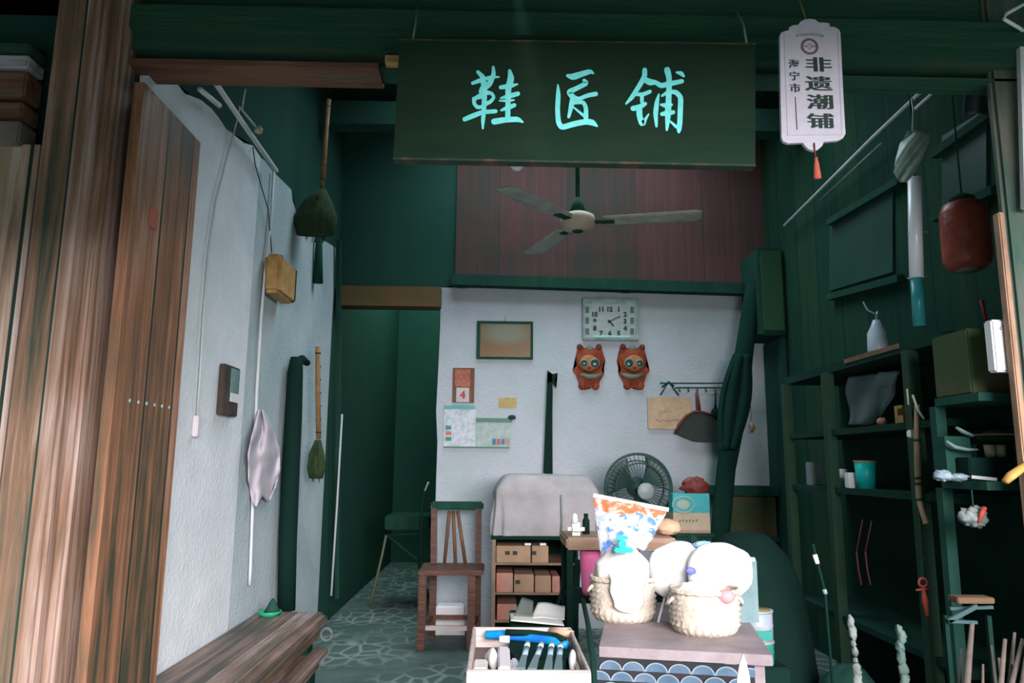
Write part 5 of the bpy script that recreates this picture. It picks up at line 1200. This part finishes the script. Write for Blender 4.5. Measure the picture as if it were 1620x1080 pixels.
MB().span((XR - .02, ys_, .1), (XR - .004, ye_, zs1)).obj('back_panel', M_shelf, un)
for yy in (P(1456, 800, x=XS).y, 3.95, 4.52): MB().span((XS - .02, yy - .025, 0), (XS + .03, yy + .025, zs1 - .045)).obj('upright', mat('green_brown_upright', (.009, .04, .026), (.018, .05, .024), scale=3, rough=.8), un)
# near unit (right)
zn = P(1530, 760, x=1.72).z
un2 = thing('near_shelf_unit', 'nearer dark shelf right of the bamboo cane, against the front right post', 'shelf', (1.9, 2.75, 0))
for z_, nm in ((zn, 0), (P(1550, 624, x=1.76).z, 1), (.38, 2)): MB().span((1.70, 2.575, z_ - .03), (XR, 3.0 - .12, z_)).obj('shelf_board', M_void, un2)
zn2 = P(1550, 624, x=1.76).z
for x_ in (1.72, XR - .03): MB().span((x_ - .02, 2.84, 0), (x_ + .02, 2.88, zn2)).obj('upright', M_void, un2)
MB().span((XR - .03, 2.58, 0), (XR - .005, 2.9, zn2)).obj('back_panel', M_void, un2)
# items. helper: footprint on shelf
def on(px, x, z): 
    """x fixed, pixel column -> y"""
    p = P(px, 700, x=x); return Vector((x, p.y, z))
c = on(1400, 1.9, zs1); 
bo_ = thing('white_spray_bottle', 'pale blue-white conical bottle standing on the top right shelf', 'bottle', c)
sB = c.y / F
MB().lathe([(0, 0), (15 * sB, 0), (16 * sB, 12 * sB), (15 * sB, 38 * sB), (9 * sB, 50 * sB), (5 * sB, 60 * sB), (0, 60 * sB)], c, None, 24).obj('body', mat('pale_blue_plastic', (.40, .50, .60), (.52, .60, .68), rough=.3, scale=9), bo_)
MB().tube([c + Vector((0, 0, 58 * sB)), c + Vector((-.0, 0, 70 * sB)), c + Vector((-.04, 0, 76 * sB)), c + Vector((-.06, 0, 90 * sB))], .004, n=6).tube([c + Vector((0, 0, 60 * sB)), c + Vector((.01, 0, 74 * sB))], .005, n=6).obj('spout_wire', M_metal, bo_)
# grey bag on middle shelf
def gb(u, v):
    px = 1343 + 62 * u + (18 * (1 - v) * u) - 4 * math.sin(v * 6); py = 588 + 84 * v + 8 * (1 - u) * (1 - v); 
    if u > .6: py = 588 + (84 - 38 * (u - .6) / .4 * (1 if v > .3 else 0)) * v
    return P(px, py, x=1.92 + .02 * math.sin(u * 7 + v * 3))
MB().sheet(gb, 22, 18, None, .015).obj('grey_cloth_bag', mat('grey_blue_cloth', (.13, .20, .21), (.20, .26, .27), rough=.8, scale=8), label='limp grey-blue cloth bag on the middle right shelf', cat='bag')
c = on(1432, 1.86, zs2)
wp = thing('notched_wood_block', 'pale wooden block with a square notch on the middle right shelf', 'block', c); sW = c.y / F
MB().span((1.84, c.y - .035, zs2), (1.88, c.y + .035, zs2 + 14 * sW)).span((1.84, c.y + .01, zs2 + 14 * sW), (1.88, c.y + .035, zs2 + 30 * sW)).span((1.84, c.y - .03, zs2 + 25 * sW), (1.88, c.y + .01, zs2 + 30 * sW)).obj('block', M_ochre, wp)
MB().blob(on(1397, 1.84, zs2 + .02), (.02, .03, .02), None, .2).obj('brown_lump', M_bl, label='small dull pink lump beside the notched wood block', cat='lump')
# shelf 3 items
for px, w_, h_, x_, m_, nm, lb_, ct_ in ((1366, 32, 42, 1.86, M_teal, 'teal_cup', 'teal plastic cup on the lower right shelf', 'cup'),):
    c = on(px, x_, zs3); k = c.y / F
    t = thing(nm, lb_, ct_, c); MB().lathe([(0, 0), (w_ / 2 * k * .8, 0), (w_ / 2 * k, h_ * k), (w_ / 2 * k * .93, h_ * k), (w_ / 2 * k * .75, .01), (0, .01)], c, None, 24).obj('body', m_, t)
    MB().lathe([(w_ / 2 * k * .96, h_ * k - .004), (w_ / 2 * k * 1.04, h_ * k - .004), (w_ / 2 * k * 1.04, h_ * k + .004), (w_ / 2 * k * .96, h_ * k + .004)], c, None, 24).obj('pink_rim', M_bl, t)
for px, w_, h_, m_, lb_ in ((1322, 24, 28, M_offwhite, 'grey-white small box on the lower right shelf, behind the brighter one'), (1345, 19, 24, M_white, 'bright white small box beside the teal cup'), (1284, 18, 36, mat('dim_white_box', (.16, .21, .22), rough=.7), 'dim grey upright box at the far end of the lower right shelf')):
    c = on(px, 1.83, zs3); k = c.y / F
    MB().box((c.x, c.y, zs3 + h_ * k / 2), (w_ * k, w_ * k * .8, h_ * k), bev=.004).obj('small_box', m_, label=lb_, cat='box')
# cane and twine on the upright
yq = P(1456, 800, x=XS).y
cn = thing('bamboo_cane', 'light bamboo cane with a bent lower end hanging on the shelf upright', 'cane', P(1465, 828, x=XS - .04))
MB().tube([P(1451, 640, x=XS - .04), P(1450, 690, x=XS - .04), P(1452, 740, x=XS - .04), P(1454, 790, x=XS - .04), P(1459, 808, x=XS - .04), P(1466, 828, x=XS - .04)], [.010, .011, .013, .012, .011, .014], n=10).obj('stick', mat('tan_cane', (.26, .18, .11), (.38, .27, .18), rough=.6, scale=14), cn)
mb = MB()
for py in (696, 756, 765, 790): p = P(1451 + (py - 690) * .03, py, x=XS - .04); mb.lathe([(.0145, -.005), (.017, 0), (.0145, .005)], p, None, 12)
mb.obj('dark_bands', M_dark, cn)
mb = MB(); mb.tube([P(1435, 615, x=XS - .05), P(1437, 640, x=XS - .05)], .004, n=6).tube([P(1444, 625, x=XS - .05), P(1452, 648, x=XS - .05), P(1462, 662, x=XS - .05)], .005, n=6); mb.obj('raffia_ends', mat('raffia', (.45, .45, .36), rough=.8), cn)
c = P(1442, 686, x=XS - .03); MB().box(c, (.03, .03, .032), bev=.005).obj('white_plug', M_white, label='small bright white plug beside the top of the bamboo cane', cat='plug')
# cardboard box, white meter box
y0_, y1_ = 2.62, 2.84
a_, b_ = P(1502, 530, y=y0_+.1), P(1600, 622, y=y0_+.1)
MB().span((a_.x, y0_ + .0, zn2), (XR - .04, y1_, P(1550, 527, y=2.72).z), bev=.006).obj('big_carton', M_olive, label='large brown-green carton on the upper near shelf behind the right post', cat='box')
mbx = thing('white_meter_box', 'white rectangular meter box fixed behind the right post', 'box', P(1588, 590, y=2.59))
a_, b_ = P(1568, 505, y=2.445), P(1608, 588, y=2.445)
MB().span((a_.x, 2.445, b_.z), (b_.x + .02, 2.49, a_.z), bev=.006).obj('case', M_white, mbx)
MB().lathe([(0, -.004), (.006, -.003), (.006, .0)], P(1584, 519, y=2.444), None, 10, axis='Y').obj('screw', M_metal, mbx)
MB().tube([P(1553, 475, y=2.9), P(1557, 492, y=2.9), P(1562, 515, y=2.86)], [.009, .006, .005], n=8).obj('red_ribbon', mat('bright_red_cord', (.34, .02, .03), rough=.6), label='short red ribbon hanging down to the carton at the right', cat='ribbon')
# near shelf items
def onN(px, x=1.78): return P(px, 760, x=x).y
def nearbox(px0, px1, pyt, pyb, yv, dep, m_, nm, lb_, ct_, zb_=None, bev=.004):
    a_, b_ = P(px0, pyt, y=yv), P(px1, pyb, y=yv)
    z0_ = b_.z if zb_ is None else zb_
    return MB().span((a_.x, yv, z0_), (b_.x, yv + dep, a_.z), bev=bev).obj(nm, m_, label=lb_, cat=ct_)
nearbox(1532, 1604, 723, 752, 2.66, .14, M_black, 'black_case', 'flat black case on the near right shelf under the two beige cups', 'case', zn)
zk = P(1560, 723, y=2.66).z
for px, lb_ in ((1567, 'left one of two beige cups on the black case'), (1583, 'right one of two beige cups on the black case')):
    c = P(px, 720, y=2.70); c.z = zk; MB().lathe([(0, 0), (.017, 0), (.020, .045), (.018, .045), (.015, .004), (0, .004)], c, None, 18).obj('beige_cup', mat('beige_ceramic', (.40, .32, .26), rough=.5), label=lb_, cat='cup', group='two beige cups on the black case')
zk2 = P(1580, 703, y=2.80).z
nearbox(1545, 1608, 703, 752, 2.81, .07, M_void, 'tall_tin', 'dark tin behind the beige cups under the round basket', 'tin', zn)
rb = thing('round_basket', 'shallow round dark basket with a pale rim and red cloth inside on the near shelf', 'basket', Vector((P(1583, 700, y=2.80).x, 2.81, zk2)))
c = Vector((P(1580, 700, y=2.80).x, 2.80, P(1580, 703, y=2.81).z))
MB().lathe([(0, 0), (.045, 0), (.075, .035), (.072, .035), (.043, .005), (0, .005)], c, None, 28).obj('bowl', M_dark, rb)
MB().tube([c + Vector((.075 * math.cos(2 * PI * k / 30), .075 * math.sin(2 * PI * k / 30), .036)) for k in range(31)], .0035, n=6, cap=False).obj('pale_rim', mat('straw_rim', (.36, .32, .20), rough=.7), rb)
MB().blob(c + Vector((-.025, -.02, .035)), (.04, .035, .016), None, .3).obj('red_cloth', M_red, label='dark red cloth lump lying in the round basket', cat='cloth')
M_sole = mat('grey_teal_rubber', (.12, .20, .21), (.20, .28, .29), scale=12, rough=.5)
mb = MB()
for k, (pts, yv, lb_) in enumerate((([(1513, 676), (1522, 682), (1538, 689)], 2.72, 'upper short grey-teal shoe sole slanting on the near right shelf'), ([(1497, 698), (1510, 707), (1530, 711), (1546, 711)], 2.70, 'lower longer grey-teal shoe sole slanting on the near right shelf'))):
    MB().tube([P(*q, y=yv) for q in pts], [.008, .013, .011, .007][:len(pts)], n=10, sq=.6).obj('shoe_sole', M_sole, label=lb_, cat='shoe sole')
MB().span((P(1495, 700, y=2.74).x, 2.74, zn), (P(1535, 700, y=2.74).x, 2.82, P(1520, 690, y=2.74).z)).obj('dark_rack', M_void, label='dark block on the near shelf that the grey-teal soles lean on', cat='block')
for px, py, rx, rz, lb_ in ((1490, 742, .030, .020, 'crumpled pale plastic packet at the left end of the near shelf'), (1514, 741, .034, .014, 'brighter flat plastic packet next to the crumpled one on the near shelf')):
    c = P(px, py, y=2.66); c.z = zn + rz * .9; MB().blob(c, (rx, .03, rz), None, .35, 2.5, seed=px).obj('plastic_packet', mat('pale_blue_film2', (.14, .22, .25), (.30, .37, .42), rough=.3, scale=12), label=lb_, cat='packet')
a_ = P(1536, 754, y=2.575); b_ = P(1576, 758, y=2.575); MB().beam(a_+Vector((0,-.003,0)), b_+Vector((0,-.003,0)), .004, .011).obj('shelf_label_strip', mat('dim_strip', (.30, .31, .31), rough=.6), label='narrow white strip on the front edge of the near right shelf', cat='strip')
oc = P(1604, 752, y=2.36)
MB().tube([P(1590, 762, y=2.35), P(1600, 752, y=2.35), P(1614, 742, y=2.36), P(1630, 730, y=2.385)], [.014, .019, .017, .012], n=12, sq=.7).obj('hand_tool', mat('orange_wood', (.42, .22, .05), (.50, .30, .09), rough=.5, scale=9), label='orange wooden hand tool sticking out beside the right post', cat='tool')
rw = P(1543, 830, x=1.75)
wr = thing('white_red_bag', 'crumpled white bag with a red streak hanging below the near right shelf', 'bag', rw)
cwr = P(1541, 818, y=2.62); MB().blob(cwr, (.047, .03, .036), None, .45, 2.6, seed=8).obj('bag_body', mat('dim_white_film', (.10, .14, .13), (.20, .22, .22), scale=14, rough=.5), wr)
MB().tube([P(1558, 802, y=2.585), P(1553, 812, y=2.585), P(1549, 826, y=2.585)], [.008, .010, .005], n=8).obj('red_streak', M_red, wr)
MB().tube([cwr + Vector((0, 0, .03)), Vector((cwr.x, cwr.y, zn - .03))], .003, n=6).obj('string', M_dark, wr)
# red knot charm on the upright, pink cords
kn = thing('red_knot_charm', 'red knotted charm hanging low on the shelf upright at the right', 'charm', P(1463, 972, x=XS - .05))
c = P(1460, 921, x=XS - .05); mb = MB(); mb.tube([c + Vector((.017 * math.cos(2 * PI * k / 16), 0, .017 * math.sin(2 * PI * k / 16))) for k in range(17)], .005, n=6, cap=False); mb.tube([c + Vector((-.03, 0, -.03)), c + Vector((.035, 0, -.022))], .004, n=6); mb.obj('knot', M_red, kn)
MB().tube([c + Vector((0, 0, -.02)), c + Vector((.003, 0, -.07)), c + Vector((.007, 0, -.13))], [.005, .013, .007], n=8).obj('tassel', M_red, kn)
MB().tube([c + Vector((0, 0, .017)), Vector((c.x, c.y, c.z + .08)), Vector((XS - .021, c.y, c.z + .10))], .003, n=6).obj('loop', M_dark, kn)
for px, lb_ in ((1358, 'left one of two dull pink ribbons in the dark under the right shelves'), (1372, 'right one of two dull pink ribbons in the dark under the right shelves')):
    MB().tube([P(px - 3, 872, x=1.74), P(px, 900, x=1.74), P(px + 5, 925, x=1.74)], .004, n=6).tube([P(px - 3, 872, x=1.74), Vector((1.78, P(px - 3, 872, x=1.74).y, .95))], .003, n=6).obj('pink_ribbon', mat('dull_pink_cord', (.10, .022, .028), rough=.8), label=lb_, cat='ribbon', group='pair of pink ribbons')
# low stool with tan board
yst = 2.5
a_, b_ = P(1515, 945, y=yst), P(1575, 955, y=yst)
ls = thing('low_folding_stool', 'low grey folding stool with a tan slat at the bottom right', 'stool', ((a_.x + b_.x) / 2, yst + .05, 0))
MB().span((a_.x, yst, b_.z), (b_.x, yst + .06, a_.z), bev=.003).obj('tan_slat', mat('dull_tan_slat', (.10, .06, .03), rough=.8), ls)
mb = MB(); mb.beam(P(1500, 982, y=yst), P(1545, 958, y=yst), .012, .014).beam(P(1500, 982, y=yst), P(1545, 984, y=yst), .012, .01).beam(P(1502, 962, y=yst + .04), P(1570, 960, y=yst + .04), .012, .01); mb.obj('frame_bars', M_metal if False else mat('dim_blue_metal', (.025, .06, .065), rough=.6), ls)
for x_ in (P(1502, 982, y=yst).x, P(1568, 960, y=yst).x): MB().beam((x_, yst + .02, 0), (x_, yst + .02, P(1502, 975, y=yst).z), .014, .014).obj('leg', M_black, ls)
# strings of white shells / lumps at lower right
for base, yv, lb_, rs_ in (([(1346, 985, 6, 9), (1349, 1000, 7, 10), (1350, 1018, 4, 5), (1352, 1030, 5, 7), (1353, 1044, 4, 4), (1356, 1060, 7, 10), (1357, 1078, 8, 12)], 2.55, 'left one of two thin sticks ringed with pale lumps, right of the table', 1),
      ([(1422, 996, 5, 7), (1427, 1008, 8, 9), (1424, 1024, 7, 9), (1426, 1040, 8, 10), (1429, 1058, 8, 9), (1431, 1076, 8, 10)], 2.45, 'right one of two thin sticks ringed with pale lumps, greyer and thicker', 2)):
    t = thing('lumpy_stick', lb_, 'stick', P(base[-1][0], base[-1][1], y=yv)); k = yv / F
    mb = MB()
    for (px, py, a0, a1) in base: mb.blob(P(px, py, y=yv), (a0 * k * .85, .012, a1 * k * 1.15), None, .5, 2.6, 14, seed=py)
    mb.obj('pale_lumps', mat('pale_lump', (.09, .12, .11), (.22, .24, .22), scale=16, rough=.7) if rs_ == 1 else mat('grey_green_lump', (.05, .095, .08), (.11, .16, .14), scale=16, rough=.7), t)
    p = P(base[0][0], base[0][1], y=yv); e_ = P(base[-1][0], base[-1][1] + 8, y=yv); MB().tube([Vector((e_.x + .01, yv, 0)), e_, p], .004, n=6).obj('stem', M_black, t)
# white specks: a hooked rod
hkr = thing('hooked_rod', 'slim dark rod with two small white marks standing in the dark right of the table', 'rod', P(1308, 1000, y=3.0))
MB().tube([P(1286, 860, y=3.1), P(1292, 885, y=3.1), P(1305, 935, y=3.1), Vector((P(1320, 1060, y=3.1).x, 3.1, 0))], .006, n=8).obj('rod', M_black, hkr)
MB().tube([P(1289, 877, y=3.09), P(1293, 891, y=3.09)], .010, n=8).obj('white_mark', M_white, hkr)
MB().tube([P(1304, 932, y=3.09), P(1306, 939, y=3.09)], .009, n=8).obj('white_mark', mat('dim_mark', (.2, .28, .26)), hkr)
# twig broom bottom right
tb_ = thing('twig_broom', 'bundle of brown twigs fanning up at the bottom right corner', 'broom', P(1560, 1110, y=2.1))
M_twig = mat('brown_grey_twig', (.05, .045, .04), (.13, .095, .08), rough=.8, scale=12)
mb = MB(); o0 = P(1575, 1290, y=2.1)
for (a0, b0, w_) in ((1538, 985, .012), (1520, 1025, .008), (1568, 1020, .006), (1590, 1010, .010), (1605, 1000, .008), (1618, 1010, .01), (1630, 1000, .012), (1642, 1020, .01), (1555, 1050, .006), (1580, 1040, .007), (1600, 1050, .006)):
    e = P(a0, b0, y=2.12 + random.uniform(-.04, .04)); st_ = o0 + Vector((random.uniform(-.05, .05) - .12 * (a0 < 1545), 0, 0))
    mb.tube([st_, st_.lerp(e, .55) + Vector((random.uniform(-.01, .01), 0, 0)), e], [w_, w_ * .9, w_ * .5], n=7)
mb.obj('twigs', M_twig, tb_)
MB().tube([Vector((o0.x, o0.y, 0.0)), o0 + Vector((0, 0, .04))], .07, n=12).obj('bound_base', M_twig, tb_)
# low clutter under the right shelves
for (px, rx, ry, rz, yv, xx, m_, lb_) in ((0, .13, .16, .16, 3.5, 1.60, M_void, 'dark sack on the floor before the right shelf unit'),):
    MB().blob((xx, yv, rz), (rx, ry, rz), None, .12, 2, seed=3).obj('dark_sack', m_, label=lb_, cat='sack')
